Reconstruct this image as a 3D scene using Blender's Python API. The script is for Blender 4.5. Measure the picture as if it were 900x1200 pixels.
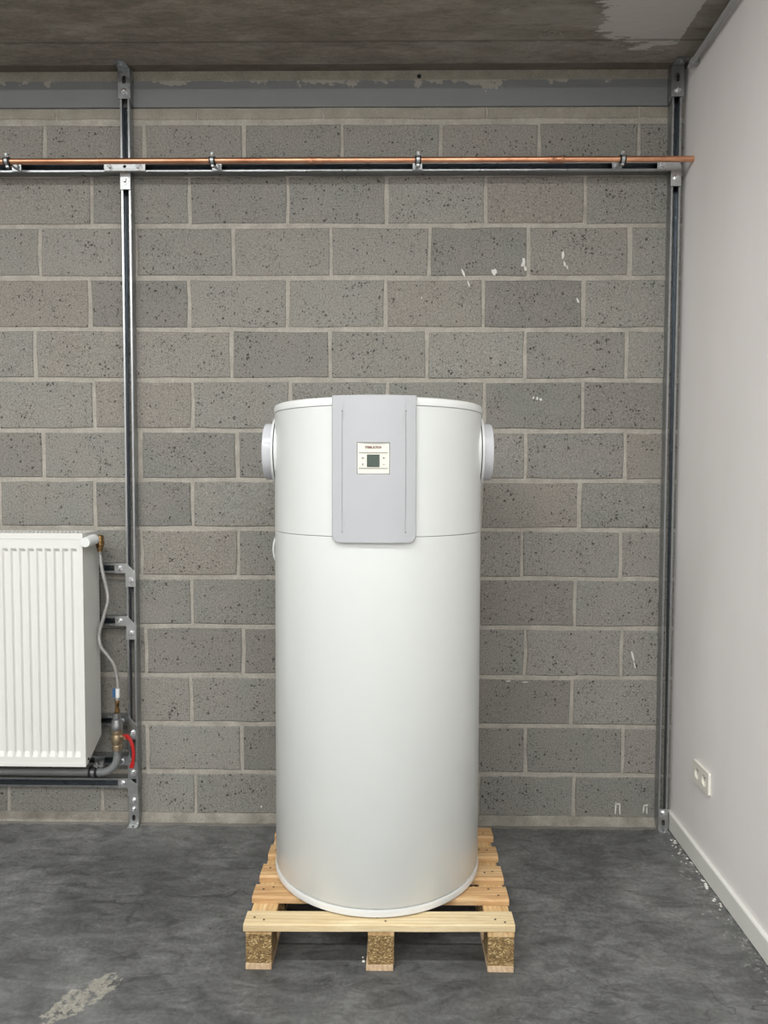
import bpy, bmesh, math, random
from mathutils import Vector, Matrix
from mathutils.geometry import tessellate_polygon

# ------------------------------------------------------------------ scene, camera, world, lights
scn = bpy.context.scene
for o in list(bpy.data.objects):
    bpy.data.objects.remove(o, do_unlink=True)
COL = scn.collection
random.seed(7)

cam_data = bpy.data.cameras.new('camera')
cam = bpy.data.objects.new('camera', cam_data)
COL.objects.link(cam)
scn.camera = cam
cam_data.sensor_fit = 'VERTICAL'
cam_data.sensor_height = 24.0
cam_data.sensor_width = 18.0
cam_data.lens = 850.0 / 1200.0 * 24.0
cam_data.clip_start = 0.05
EYE = Vector((0.0, -3.0, 1.451))
pitch, yaw, roll = math.radians(2.6), math.radians(0.78), math.radians(0.18)
fw = Vector((-math.sin(yaw) * math.cos(pitch), math.cos(yaw) * math.cos(pitch), -math.sin(pitch)))
rt0 = Vector((math.cos(yaw), math.sin(yaw), 0))
up0 = rt0.cross(fw)
rt = math.cos(roll) * rt0 + math.sin(roll) * up0
up = -math.sin(roll) * rt0 + math.cos(roll) * up0
m = Matrix((rt, up, -fw)).transposed().to_4x4()
m.translation = EYE
cam.matrix_world = m

world = bpy.data.worlds.new('world')
scn.world = world
world.use_nodes = True
world.node_tree.nodes['Background'].inputs[0].default_value = (0.9, 0.95, 1.0, 1)
world.node_tree.nodes['Background'].inputs[1].default_value = 0.0

scn.view_settings.view_transform = 'Standard'
scn.view_settings.look = 'None'
scn.view_settings.gamma = 1.0
scn.view_settings.use_curve_mapping = False
scn.view_settings.exposure = -0.14

# the hall's fluorescent battens (housings are built further down): x centre, y, strength factor
CEIL_Z = 3.42
BATTENS = [(-2.5, -2.35, 2.1), (-1.0, -2.35, 1.7), (0.45, -2.35, 1.2),
           (-2.5, -4.3, 2.4), (-1.0, -4.3, 1.9), (0.50, -4.3, 2.3),
           (-2.3, -6.4, 3.2), (-0.1, -6.4, 3.2)]
BATTEN_W = 26.0
for bx_, by_, k_ in BATTENS:
    ld = bpy.data.lights.new('batten_light', 'AREA')
    ld.shape = 'RECTANGLE'
    ld.size = 1.2
    ld.size_y = 0.06
    ld.energy = BATTEN_W * k_
    ld.color = (0.985, 1.0, 0.985)
    lo = bpy.data.objects.new('batten_light', ld)
    COL.objects.link(lo)
    lo.location = (bx_, by_, CEIL_Z - 0.075)


# ------------------------------------------------------------------ materials
def new_mat(name):
    mt = bpy.data.materials.new(name)
    mt.use_nodes = True
    nt = mt.node_tree
    nt.nodes.clear()
    out = nt.nodes.new('ShaderNodeOutputMaterial')
    b = nt.nodes.new('ShaderNodeBsdfPrincipled')
    nt.links.new(b.outputs[0], out.inputs[0])
    return mt, nt, b


class N:
    """small node-graph helper"""
    def __init__(s, nt):
        s.nt = nt

    def n(s, typ, **kw):
        nd = s.nt.nodes.new(typ)
        for k, v in kw.items():
            setattr(nd, k, v)
        return nd

    def put(s, sock, v):
        if isinstance(v, (int, float)):
            sock.default_value = v
        elif isinstance(v, (tuple, list)):
            if len(v) == 3 and sock.type == 'RGBA':
                v = (*v, 1)
            sock.default_value = v
        else:
            s.nt.links.new(v, sock)

    def pos(s, scale=(1, 1, 1), offset=None):
        g = s.n('ShaderNodeNewGeometry')
        mp = s.n('ShaderNodeMapping')
        s.nt.links.new(g.outputs['Position'], mp.inputs[0])
        mp.inputs['Scale'].default_value = scale
        if offset is not None:
            mp.inputs['Location'].default_value = offset
        return mp.outputs[0]

    def noise(s, vec, scale, detail=4, rough=0.55, dist=0.0, out=0):
        t = s.n('ShaderNodeTexNoise')
        s.put(t.inputs['Vector'], vec)
        t.inputs['Scale'].default_value = scale
        t.inputs['Detail'].default_value = detail
        t.inputs['Roughness'].default_value = rough
        t.inputs['Distortion'].default_value = dist
        return t.outputs[out]

    def voro(s, vec, scale, feature='F1', rand=1.0):
        t = s.n('ShaderNodeTexVoronoi', feature=feature)
        s.put(t.inputs['Vector'], vec)
        t.inputs['Scale'].default_value = scale
        t.inputs['Randomness'].default_value = rand
        return t

    def ramp(s, v, stops, interp='LINEAR'):
        r = s.n('ShaderNodeValToRGB')
        r.color_ramp.interpolation = interp
        els = r.color_ramp.elements
        while len(els) < len(stops):
            els.new(0.5)
        for e, (p, c) in zip(els, stops):
            e.position = p
            e.color = (c, c, c, 1) if isinstance(c, (int, float)) else (*c, 1)
        s.put(r.inputs[0], v)
        return r.outputs[0]

    def mix(s, fac, a, b, mode='MIX'):
        x = s.n('ShaderNodeMix', data_type='RGBA', blend_type=mode)
        s.put(x.inputs[0], fac)
        s.put(x.inputs[6], a)
        s.put(x.inputs[7], b)
        return x.outputs[2]

    def math(s, op, a, b=0.0, c=None, clamp=False):
        x = s.n('ShaderNodeMath', operation=op, use_clamp=clamp)
        s.put(x.inputs[0], a)
        s.put(x.inputs[1], b)
        if c is not None:
            s.put(x.inputs[2], c)
        return x.outputs[0]

    def bump(s, h, strength, dist, normal=None):
        x = s.n('ShaderNodeBump')
        x.inputs['Strength'].default_value = strength
        x.inputs['Distance'].default_value = dist
        s.put(x.inputs['Height'], h)
        if normal is not None:
            s.nt.links.new(normal, x.inputs['Normal'])
        return x.outputs[0]

    def vmath(s, op, a, b):
        x = s.n('ShaderNodeVectorMath', operation=op)
        s.put(x.inputs[0], a)
        s.put(x.inputs[1], b)
        return x.outputs[0] if op not in ('LENGTH', 'DISTANCE') else x.outputs[1]

    def softblob(s, vec, centre, scale, wob):
        d = s.vmath('MULTIPLY', s.vmath('SUBTRACT', vec, centre), scale)
        l = s.math('ADD', s.vmath('LENGTH', d, (0, 0, 0)), wob)
        return s.math('MULTIPLY', s.math('SUBTRACT', 1.0, l), 1.6, clamp=True)

    def blob(s, vec, centre, scale, wob):
        """1 inside a noise-edged ellipse around centre"""
        d = s.vmath('SUBTRACT', vec, centre)
        d = s.vmath('MULTIPLY', d, scale)
        l = s.vmath('LENGTH', d, (0, 0, 0))
        l = s.math('ADD', l, wob)
        return s.math('LESS_THAN', l, 1.0)


def simple(name, color, rough=0.5, metal=0.0, bump=0.0, bscale=60, var=0.0, vscale=8, spec=None, coat=0.0):
    mt, nt, b = new_mat(name)
    g = N(nt)
    b.inputs['Roughness'].default_value = rough
    b.inputs['Metallic'].default_value = metal
    if spec is not None:
        b.inputs['Specular IOR Level'].default_value = spec
    if coat:
        b.inputs['Coat Weight'].default_value = coat
        b.inputs['Coat Roughness'].default_value = 0.08
    p = g.pos()
    nz = g.noise(p, vscale, 5)
    lo = tuple(max(0, c * (1 - var)) for c in color)
    hi = tuple(min(1, c * (1 + var)) for c in color)
    c = g.mix(g.ramp(nz, [(0.3, 0.0), (0.7, 1.0)]), lo, hi)
    g.put(b.inputs['Base Color'], c)
    if bump:
        nb = g.noise(p, bscale, 6, 0.6)
        g.put(b.inputs['Normal'], g.bump(nb, 1.0, bump))
    return mt


def mat_block():
    mt, nt, b = new_mat('concrete_block')
    g = N(nt)
    oi = g.n('ShaderNodeObjectInfo')
    rnd = oi.outputs['Random']
    p = g.pos()
    off = g.n('ShaderNodeCombineXYZ')
    g.put(off.inputs[0], g.math('MULTIPLY', rnd, 37.0))
    g.put(off.inputs[2], g.math('MULTIPLY', rnd, 91.0))
    pv = g.vmath('ADD', p, off.outputs[0])
    base = g.ramp(rnd, [(0.0, (0.196, 0.194, 0.174)), (0.2, (0.250, 0.245, 0.220)), (0.4, (0.186, 0.185, 0.168)),
                        (0.6, (0.238, 0.234, 0.212)), (0.8, (0.235, 0.216, 0.192)), (1.0, (0.180, 0.178, 0.162))])
    big = g.noise(pv, 6, 3)
    base = g.mix(g.ramp(big, [(0.35, 0.0), (0.7, 0.4)]), base, (0.245, 0.216, 0.192))
    fine = g.noise(pv, 160, 3, 0.7)
    base = g.mix(0.75, base, g.ramp(fine, [(0.25, 0.22), (0.5, 0.5), (0.75, 0.80)]), 'OVERLAY')
    grain = g.noise(pv, 420, 2, 0.7)
    base = g.mix(0.45, base, g.ramp(grain, [(0.3, 0.22), (0.7, 0.78)]), 'OVERLAY')
    # open pores
    warp = g.noise(pv, 60, 2, out=1)
    pw = g.vmath('ADD', pv, g.vmath('MULTIPLY', warp, (0.022, 0.022, 0.022)))
    v = g.voro(pw, 82)
    dens = g.noise(pv, 9, 2)
    sel = g.n('ShaderNodeSeparateColor')
    nt.links.new(v.outputs['Color'], sel.inputs[0])
    thr = g.math('MULTIPLY', g.math('SUBTRACT', sel.outputs[0], g.math('SUBTRACT', 0.96, g.math('MULTIPLY', dens, 0.72))), 0.9)
    pore = g.math('LESS_THAN', v.outputs['Distance'], thr)
    v2 = g.voro(pw, 190)
    sel2 = g.n('ShaderNodeSeparateColor')
    nt.links.new(v2.outputs['Color'], sel2.inputs[0])
    thr2 = g.math('MULTIPLY', g.math('SUBTRACT', sel2.outputs[1], g.math('SUBTRACT', 1.0, g.math('MULTIPLY', dens, 0.95))), 0.9)
    pore2 = g.math('LESS_THAN', v2.outputs['Distance'], thr2)
    pores = g.math('MAXIMUM', pore, g.math('MULTIPLY', pore2, 0.7))
    col = g.mix(g.math('MULTIPLY', pores, 0.82), base, (0.035, 0.033, 0.030))
    g.put(b.inputs['Base Color'], col)
    b.inputs['Roughness'].default_value = 0.93
    b.inputs['Specular IOR Level'].default_value = 0.2
    h = g.math('SUBTRACT', g.math('MULTIPLY', fine, 0.5), pores)
    g.put(b.inputs['Normal'], g.bump(h, 0.7, 0.0022))
    return mt


def mat_mortar(name='mortar', c1=(0.305, 0.284, 0.248), c2=(0.42, 0.39, 0.342)):
    mt, nt, b = new_mat(name)
    g = N(nt)
    p = g.pos()
    n1 = g.noise(p, 14, 5)
    col = g.mix(g.ramp(n1, [(0.3, 0.0), (0.7, 1.0)]), c1, c2)
    n2 = g.noise(p, 180, 4, 0.7)
    col = g.mix(0.6, col, g.ramp(n2, [(0.25, 0.3), (0.75, 0.7)]), 'OVERLAY')
    g.put(b.inputs['Base Color'], col)
    b.inputs['Roughness'].default_value = 0.95
    g.put(b.inputs['Normal'], g.bump(g.math('ADD', n2, g.noise(p, 40, 4)), 0.9, 0.004))
    return mt


def mat_floor():
    mt, nt, b = new_mat('power_floated_concrete')
    g = N(nt)
    p = g.pos()
    warp = g.noise(p, 1.6, 4, out=1)
    pw = g.vmath('ADD', p, g.vmath('MULTIPLY', warp, (0.5, 0.5, 0.0)))
    n1 = g.noise(pw, 2.2, 8, 0.62, 0.6)
    n2 = g.noise(g.pos((1, 2.2, 1)), 9, 8, 0.68, 0.8)
    n3 = g.noise(p, 70, 5, 0.7)
    c = g.ramp(n1, [(0.28, (0.058, 0.059, 0.060)), (0.44, (0.093, 0.094, 0.093)), (0.58, (0.127, 0.128, 0.126)), (0.76, (0.185, 0.185, 0.180))])
    c = g.mix(0.9, c, g.ramp(n2, [(0.25, 0.18), (0.5, 0.5), (0.78, 0.80)]), 'OVERLAY')
    c = g.mix(0.5, c, g.ramp(n3, [(0.25, 0.25), (0.75, 0.75)]), 'OVERLAY')
    # trowel arcs: thin dark and pale swirls
    wv = g.noise(p, 3.1, 3, 0.5, 2.2)
    line = g.ramp(g.math('ABSOLUTE', g.math('SUBTRACT', wv, 0.5)), [(0.0, 1.0), (0.012, 0.0)])
    gate = g.ramp(g.noise(p, 2.3, 3), [(0.5, 0.0), (0.62, 1.0)])
    c = g.mix(g.math('MULTIPLY', g.math('MULTIPLY', line, gate), 0.55), c, (0.035, 0.036, 0.038))
    wv2 = g.noise(g.pos((1, 1, 1), (3.3, 1.7, 0)), 5.5, 4, 0.6, 1.6)
    line2 = g.ramp(g.math('ABSOLUTE', g.math('SUBTRACT', wv2, 0.52)), [(0.0, 1.0), (0.008, 0.0)])
    gate2 = g.ramp(g.noise(g.pos((1, 1, 1), (8, 2, 0)), 3.0, 3), [(0.55, 0.0), (0.66, 1.0)])
    c = g.mix(g.math('MULTIPLY', g.math('MULTIPLY', line2, gate2), 0.45), c, (0.26, 0.26, 0.25))
    # dark smears
    sm = g.noise(g.pos((1.0, 3.2, 1), (5, 5, 0)), 2.6, 5, 0.6, 0.9)
    c = g.mix(g.ramp(sm, [(0.60, 0.0), (0.74, 0.6)]), c, (0.045, 0.046, 0.049))
    # crack-like dark trowel marks in front of the left rail
    wob = g.math('MULTIPLY', g.math('SUBTRACT', g.noise(p, 14, 5, 0.7), 0.5), 1.5)
    wc = g.noise(p, 9, 5, 0.65, out=1)
    pc = g.vmath('ADD', p, g.vmath('MULTIPLY', g.vmath('SUBTRACT', wc, (0.5, 0.5, 0.5)), (0.10, 0.16, 0)))
    for cx_, cy_, sx, sy in ((-0.97, -0.60, 9, 85), (-0.86, -0.60, 10, 110), (-0.87, -0.67, 90, 13), (-0.62, -0.53, 5, 120), (-1.12, -0.50, 9, 100), (-0.80, -0.87, 12, 60), (-0.72, -0.70, 30, 60)):
        m_ = g.softblob(pc, (cx_, cy_, 0), (sx, sy, 1), wob)
        c = g.mix(g.math('MULTIPLY', m_, 0.6), c, (0.040, 0.040, 0.042))
    # spilt plaster patch, front left
    dd = g.vmath('SUBTRACT', p, (-0.868, -1.05, 0))
    rot = g.n('ShaderNodeVectorRotate', rotation_type='Z_AXIS')
    g.put(rot.inputs['Vector'], dd)
    rot.inputs['Angle'].default_value = math.radians(-56)
    wob2 = g.math('MULTIPLY', g.math('SUBTRACT', g.noise(p, 26, 6, 0.7), 0.5), 1.5)
    l = g.math('ADD', g.vmath('LENGTH', g.vmath('MULTIPLY', rot.outputs[0], (8.6, 20, 1)), (0, 0, 0)), wob2)
    pm = g.math('LESS_THAN', l, 0.95)
    hole = g.math('MULTIPLY', g.ramp(g.noise(p, 30, 6, 0.7), [(0.44, 0.0), (0.50, 1.0)]), pm)
    c = g.mix(g.math('MULTIPLY', hole, 0.85), c, g.ramp(n3, [(0.3, (0.18, 0.17, 0.14)), (0.7, (0.34, 0.325, 0.28))]))
    # scraped streaks by the skirting and pale dust along the block wall
    wd = g.noise(p, 18, 5, 0.7)
    sx_ = g.n('ShaderNodeSeparateXYZ')
    nt.links.new(p, sx_.inputs[0])
    near = g.math('GREATER_THAN', sx_.outputs[1], g.math('SUBTRACT', -0.012, g.math('MULTIPLY', wd, 0.055)))
    c = g.mix(g.math('MULTIPLY', near, 0.55), c, (0.25, 0.235, 0.205))
    ds = g.math('GREATER_THAN', sx_.outputs[0], g.math('SUBTRACT', 1.135, g.math('MULTIPLY', g.ramp(g.noise(p, 22, 6, 0.75), [(0.45, 0.0), (0.7, 1.0)]), 0.16)))
    dm = g.math('MULTIPLY', ds, g.ramp(g.noise(p, 60, 4, 0.7), [(0.5, 0.0), (0.6, 1.0)]))
    c = g.mix(g.math('MULTIPLY', dm, 0.6), c, (0.36, 0.35, 0.33))
    # rare dark nicks
    nk = g.voro(g.vmath('MULTIPLY', g.vmath('ADD', p, g.vmath('MULTIPLY', g.noise(p, 30, 2, out=1), (0.03, 0.03, 0))), (1.0, 2.2, 1)), 7)
    sc = g.n('ShaderNodeSeparateColor')
    nt.links.new(nk.outputs['Color'], sc.inputs[0])
    nick = g.math('LESS_THAN', nk.outputs['Distance'], g.math('MULTIPLY', g.math('SUBTRACT', sc.outputs[0], 0.72), 0.16))
    c = g.mix(g.math('MULTIPLY', nick, 0.8), c, (0.02, 0.02, 0.022))
    g.put(b.inputs['Base Color'], c)
    g.put(b.inputs['Roughness'], g.ramp(n2, [(0.3, 0.42), (0.7, 0.62)]))
    b.inputs['Specular IOR Level'].default_value = 0.35
    h = g.math('ADD', g.math('MULTIPLY', n2, 1.0), g.math('MULTIPLY', n3, 0.25))
    h = g.math('ADD', h, g.math('MULTIPLY', hole, 0.6))
    g.put(b.inputs['Normal'], g.bump(h, 0.5, 0.0025))
    return mt


def mat_soffit():
    mt, nt, b = new_mat('ceiling_concrete')
    g = N(nt)
    p = g.pos()
    ps = g.pos((1.0, 3.4, 1))
    n1 = g.noise(ps, 2.6, 7, 0.62, 0.5)
    c = g.ramp(n1, [(0.3, (0.150, 0.128, 0.104)), (0.5, (0.225, 0.198, 0.165)), (0.7, (0.300, 0.272, 0.232))])
    n2 = g.noise(ps, 16, 7, 0.7, 0.6)
    c = g.mix(0.75, c, g.ramp(n2, [(0.25, 0.25), (0.75, 0.72)]), 'OVERLAY')
    n3 = g.noise(p, 90, 4, 0.7)
    c = g.mix(0.35, c, g.ramp(n3, [(0.25, 0.3), (0.75, 0.7)]), 'OVERLAY')
    sx_ = g.n('ShaderNodeSeparateXYZ')
    nt.links.new(p, sx_.inputs[0])
    # paler toward the right-hand bay where laitance was scraped
    pale = g.math('MULTIPLY', g.ramp(g.math('MULTIPLY', g.math('ADD', sx_.outputs[0], 0.1), 1.1), [(0.0, 0.0), (0.7, 1.0)]),
                  g.ramp(g.noise(ps, 5, 7, 0.75), [(0.4, 0.0), (0.65, 0.75)]))
    c = g.mix(pale, c, (0.30, 0.285, 0.25))
    # thin scratches
    sc = g.noise(g.pos((1, 2.0, 1), (2.2, 0.3, 0)), 4.6, 4, 0.55, 1.9)
    line = g.ramp(g.math('ABSOLUTE', g.math('SUBTRACT', sc, 0.5)), [(0.0, 1.0), (0.006, 0.0)])
    gate = g.math('MULTIPLY', g.ramp(g.noise(p, 5, 2), [(0.46, 0.0), (0.58, 1.0)]), g.ramp(sx_.outputs[0], [(0.0, 0.25), (0.3, 1.0)]))
    c = g.mix(g.math('MULTIPLY', g.math('MULTIPLY', line, gate), 0.65), c, (0.46, 0.44, 0.39))
    # smooth grey filler patch by the right-hand wall
    wob = g.math('MULTIPLY', g.math('SUBTRACT', g.noise(ps, 9, 7, 0.75), 0.5), 1.9)
    pt = g.blob(p, (0.93, -0.41, 3.09), (4.9, 4.2, 1), wob)
    keep = g.math('LESS_THAN', sx_.outputs[0], g.math('ADD', 1.045, g.math('MULTIPLY', n2, 0.03)))
    c = g.mix(g.math('MULTIPLY', g.math('MULTIPLY', pt, keep), 0.9), c, (0.52, 0.50, 0.475))
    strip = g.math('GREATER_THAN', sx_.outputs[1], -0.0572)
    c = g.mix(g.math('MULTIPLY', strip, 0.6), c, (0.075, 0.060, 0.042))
    # darker form-board line
    ln = g.math('LESS_THAN', g.math('ABSOLUTE', g.math('ADD', sx_.outputs[1], g.math('ADD', 0.195, g.math('MULTIPLY', n2, 0.02)))), 0.006)
    c = g.mix(g.math('MULTIPLY', ln, 0.45), c, (0.06, 0.052, 0.04))
    g.put(b.inputs['Base Color'], c)
    b.inputs['Roughness'].default_value = 0.85
    g.put(b.inputs['Normal'], g.bump(n2, 0.6, 0.004))
    return mt


def mat_plaster():
    mt, nt, b = new_mat('painted_plaster')
    g = N(nt)
    p = g.pos()
    n0 = g.noise(g.pos((1, 1.0, 0.35)), 3.0, 3)
    c = g.mix(g.ramp(n0, [(0.3, 0.0), (0.7, 1.0)]), (0.79, 0.76, 0.745), (0.84, 0.805, 0.79))
    sp = g.voro(p, 9)
    sc = g.n('ShaderNodeSeparateColor')
    nt.links.new(sp.outputs['Color'], sc.inputs[0])
    dot = g.math('LESS_THAN', sp.outputs['Distance'], g.math('MULTIPLY', g.math('SUBTRACT', sc.outputs[1], 0.85), 0.12))
    c = g.mix(g.math('MULTIPLY', dot, 0.5), c, (0.35, 0.34, 0.32))
    g.put(b.inputs['Base Color'], c)
    b.inputs['Roughness'].default_value = 0.7
    h = g.math('ADD', g.noise(p, 220, 4), g.math('MULTIPLY', g.noise(p, 4, 2), 8))
    g.put(b.inputs['Normal'], g.bump(h, 0.35, 0.0012))
    return mt


def mat_lintel():
    mt, nt, b = new_mat('grey_painted_steel')
    g = N(nt)
    p = g.pos()
    c = g.mix(g.noise(g.pos((1, 1, 3)), 5, 4), (0.135, 0.140, 0.142), (0.165, 0.170, 0.170))
    sx_ = g.n('ShaderNodeSeparateXYZ')
    nt.links.new(p, sx_.inputs[0])
    # mortar smeared down from the top edge, in patches
    edge = g.math('SUBTRACT', 3.055, g.math('MULTIPLY', g.ramp(g.noise(g.pos((1, 1, 1)), 7, 7, 0.72), [(0.50, 0.0), (0.78, 1.0)]), 0.075))
    sm = g.math('GREATER_THAN', sx_.outputs[2], edge)
    c = g.mix(g.math('MULTIPLY', sm, 0.8), c, (0.34, 0.32, 0.27))
    sp = g.ramp(g.noise(p, 30, 6, 0.75), [(0.70, 0.0), (0.73, 1.0)])
    c = g.mix(g.math('MULTIPLY', sp, 0.5), c, (0.40, 0.39, 0.35))
    g.put(b.inputs['Base Color'], c)
    b.inputs['Roughness'].default_value = 0.6
    g.put(b.inputs['Normal'], g.bump(g.math('ADD', g.noise(p, 60, 4), sm), 0.4, 0.0015))
    return mt


def mat_galv(name='galvanised_steel', c1=(0.34, 0.355, 0.365), c2=(0.48, 0.495, 0.505), rough=(0.26, 0.36)):
    mt, nt, b = new_mat(name)
    g = N(nt)
    p = g.pos()
    v = g.voro(p, 95)
    n = g.noise(p, 30, 5, 0.65)
    f = g.math('ADD', g.math('MULTIPLY', g.ramp(v.outputs['Color'], [(0.0, 0.0), (1.0, 1.0)]), 0.4), g.math('MULTIPLY', n, 0.6))
    g.put(b.inputs['Base Color'], g.mix(f, c1, c2))
    b.inputs['Metallic'].default_value = 0.95
    g.put(b.inputs['Roughness'], g.ramp(n, [(0.3, rough[0]), (0.7, rough[1])]))
    return mt


def mat_copper():
    mt, nt, b = new_mat('copper')
    g = N(nt)
    n = g.noise(g.pos((0.25, 1, 1)), 22, 5, 0.7)
    c = g.ramp(n, [(0.3, (0.42, 0.19, 0.105)), (0.5, (0.70, 0.35, 0.21)), (0.7, (0.84, 0.47, 0.30))])
    g.put(b.inputs['Base Color'], c)
    b.inputs['Metallic'].default_value = 1.0
    g.put(b.inputs['Roughness'], g.ramp(n, [(0.3, 0.42), (0.7, 0.34)]))
    return mt


def mat_wood(name, c1, c2, c3, axis='X'):
    mt, nt, b = new_mat(name)
    g = N(nt)
    oi = g.n('ShaderNodeObjectInfo')
    off = g.n('ShaderNodeCombineXYZ')
    g.put(off.inputs[1], g.math('MULTIPLY', oi.outputs['Random'], 40.0))
    sc = (1.0, 9, 9) if axis == 'X' else (9, 1.0, 9)
    p = g.pos(sc)
    pv = g.vmath('ADD', p, off.outputs[0])
    n1 = g.noise(pv, 3.0, 6, 0.6, 1.2)
    w = g.n('ShaderNodeTexWave', wave_type='BANDS', bands_direction='Y' if axis == 'X' else 'X')
    g.put(w.inputs['Vector'], pv)
    w.inputs['Scale'].default_value = 2.2
    w.inputs['Distortion'].default_value = 7.0
    w.inputs['Detail'].default_value = 3
    w.inputs['Detail Scale'].default_value = 0.8
    c = g.ramp(n1, [(0.3, c1), (0.5, c2), (0.7, c3)])
    c = g.mix(g.math('MULTIPLY', w.outputs['Fac'], 0.30), c, tuple(x * 0.62 for x in c1))
    fib = g.noise(g.vmath('MULTIPLY', pv, (2, 4, 4)), 12, 4, 0.7)
    c = g.mix(0.35, c, g.ramp(fib, [(0.3, 0.3), (0.7, 0.7)]), 'OVERLAY')
    g.put(b.inputs['Base Color'], c)
    b.inputs['Roughness'].default_value = 0.72
    g.put(b.inputs['Normal'], g.bump(fib, 0.5, 0.0012))
    return mt


def mat_chipboard():
    mt, nt, b = new_mat('pressed_chip')
    g = N(nt)
    p = g.pos((1, 1, 1.5))
    v = g.voro(g.vmath('ADD', p, g.vmath('MULTIPLY', g.noise(p, 50, 2, out=1), (0.01, 0.01, 0.01))), 210)
    s1 = g.n('ShaderNodeSeparateColor')
    nt.links.new(v.outputs['Color'], s1.inputs[0])
    c = g.ramp(s1.outputs[0], [(0.0, (0.10, 0.060, 0.022)), (0.4, (0.20, 0.125, 0.050)), (0.8, (0.30, 0.20, 0.085)), (1.0, (0.55, 0.42, 0.22))])
    g.put(b.inputs['Base Color'], c)
    b.inputs['Roughness'].default_value = 0.9
    g.put(b.inputs['Normal'], g.bump(s1.outputs[0], 0.6, 0.002))
    return mt


def mat_braid():
    mt, nt, b = new_mat('steel_braid')
    g = N(nt)
    p = g.pos()
    ch = g.voro(p, 420)
    g.put(b.inputs['Base Color'], g.ramp(ch.outputs['Distance'], [(0.0, (0.80, 0.78, 0.75)), (0.7, (0.40, 0.39, 0.38))]))
    b.inputs['Metallic'].default_value = 0.75
    b.inputs['Roughness'].default_value = 0.4
    g.put(b.inputs['Normal'], g.bump(ch.outputs['Distance'], 0.6, 0.001))
    return mt


M = dict(
    block=mat_block(), mortar=mat_mortar(), floor=mat_floor(), soffit=mat_soffit(), plaster=mat_plaster(), lintel=mat_lintel(),
    thinblock=mat_mortar('smeared_concrete', (0.245, 0.225, 0.185), (0.33, 0.305, 0.255)),
    fillet=mat_mortar('mortar_skirt', (0.20, 0.185, 0.155), (0.33, 0.305, 0.265)),
    galv=mat_galv(), galv_bright=mat_galv('zinc_plated_steel', (0.40, 0.41, 0.41), (0.52, 0.53, 0.53), (0.36, 0.44)),
    bolt=mat_galv('bright_zinc_bolt', (0.62, 0.63, 0.64), (0.85, 0.86, 0.87), (0.16, 0.24)),
    galv_shaded=mat_galv('shaded_zinc', (0.075, 0.090, 0.105), (0.14, 0.16, 0.18), (0.30, 0.42)),  # same zinc as the channel, with the shade inside it put into the colour
    copper=mat_copper(),
    rubber=simple('black_rubber', (0.012, 0.012, 0.013), 0.6),
    enamel=simple('white_enamel', (0.600, 0.615, 0.600), 0.30, var=0.01, coat=0.15),
    enamel_plastic=simple('white_plastic', (0.64, 0.65, 0.64), 0.32, var=0.01),
    cover=simple('light_grey_plastic', (0.385, 0.390, 0.408), 0.42, var=0.012, bump=0.0002, bscale=700),
    panel=simple('cream_plastic', (0.63, 0.62, 0.55), 0.45),
    panel_line=simple('taupe_print', (0.17, 0.15, 0.13), 0.6),
    panel_text=simple('dark_red_print', (0.12, 0.020, 0.018), 0.6),
    glyph=simple('grey_print', (0.10, 0.10, 0.09), 0.6),
    lcd=simple('lcd_glass', (0.050, 0.072, 0.060), 0.22),
    lcd_frame=simple('lcd_frame', (0.035, 0.045, 0.040), 0.4),
    duct=simple('pale_grey_plastic', (0.50, 0.505, 0.53), 0.22, var=0.01),
    rad=simple('radiator_enamel', (0.67, 0.665, 0.635), 0.35, var=0.01),
    knob=simple('white_knob', (0.70, 0.71, 0.70), 0.4),
    brass=simple('brass', (0.24, 0.145, 0.060), 0.38, metal=0.85, var=0.8, vscale=70),
    brass_dull=simple('dull_brass', (0.42, 0.33, 0.22), 0.36, metal=0.85, var=0.3, vscale=60),
    red=simple('red_lever_coating', (0.36, 0.008, 0.008), 0.35),
    pipe_grey=simple('grey_steel_pipe', (0.26, 0.27, 0.275), 0.36, metal=0.3, var=0.1),
    pvc=simple('grey_pvc', (0.36, 0.36, 0.36), 0.45),
    blue=simple('blue_label', (0.03, 0.10, 0.22), 0.5),
    socket=simple('socket_cream', (0.78, 0.76, 0.68), 0.35),
    dark=simple('dark_hole', (0.012, 0.012, 0.012), 0.9),
    skirting=simple('skirting_paint', (0.72, 0.71, 0.67), 0.5, var=0.01),
    splash=simple('white_paint_spot', (0.62, 0.61, 0.57), 0.8, bump=0.0006),
    chip=simple('plaster_crumb', (0.62, 0.60, 0.55), 0.85, bump=0.001),
    braid=mat_braid(),
    pine=mat_wood('pale_pine', (0.54, 0.40, 0.22), (0.63, 0.50, 0.30), (0.71, 0.60, 0.39), 'X'),
    pine2=mat_wood('orange_pine', (0.40, 0.22, 0.095), (0.54, 0.34, 0.16), (0.64, 0.45, 0.25), 'X'),
    pine_y=mat_wood('stringer_pine', (0.46, 0.28, 0.12), (0.60, 0.40, 0.19), (0.70, 0.52, 0.30), 'Y'),
    pine_b=mat_wood('base_pine', (0.44, 0.30, 0.18), (0.56, 0.41, 0.26), (0.66, 0.50, 0.34), 'Y'),
    chipwood=mat_chipboard(),
    nail=simple('nail_steel', (0.10, 0.075, 0.05), 0.6, metal=0.4),
    housing=simple('batten_housing', (0.75, 0.75, 0.74), 0.5),
)
lamp_mat, nt_, b_ = new_mat('lit_tube')
b_.inputs['Emission Color'].default_value = (1, 0.985, 0.955, 1)
b_.inputs['Emission Strength'].default_value = 6.0
M['tube'] = lamp_mat

# ------------------------------------------------------------------ object helpers
WORLD = {}


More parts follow.
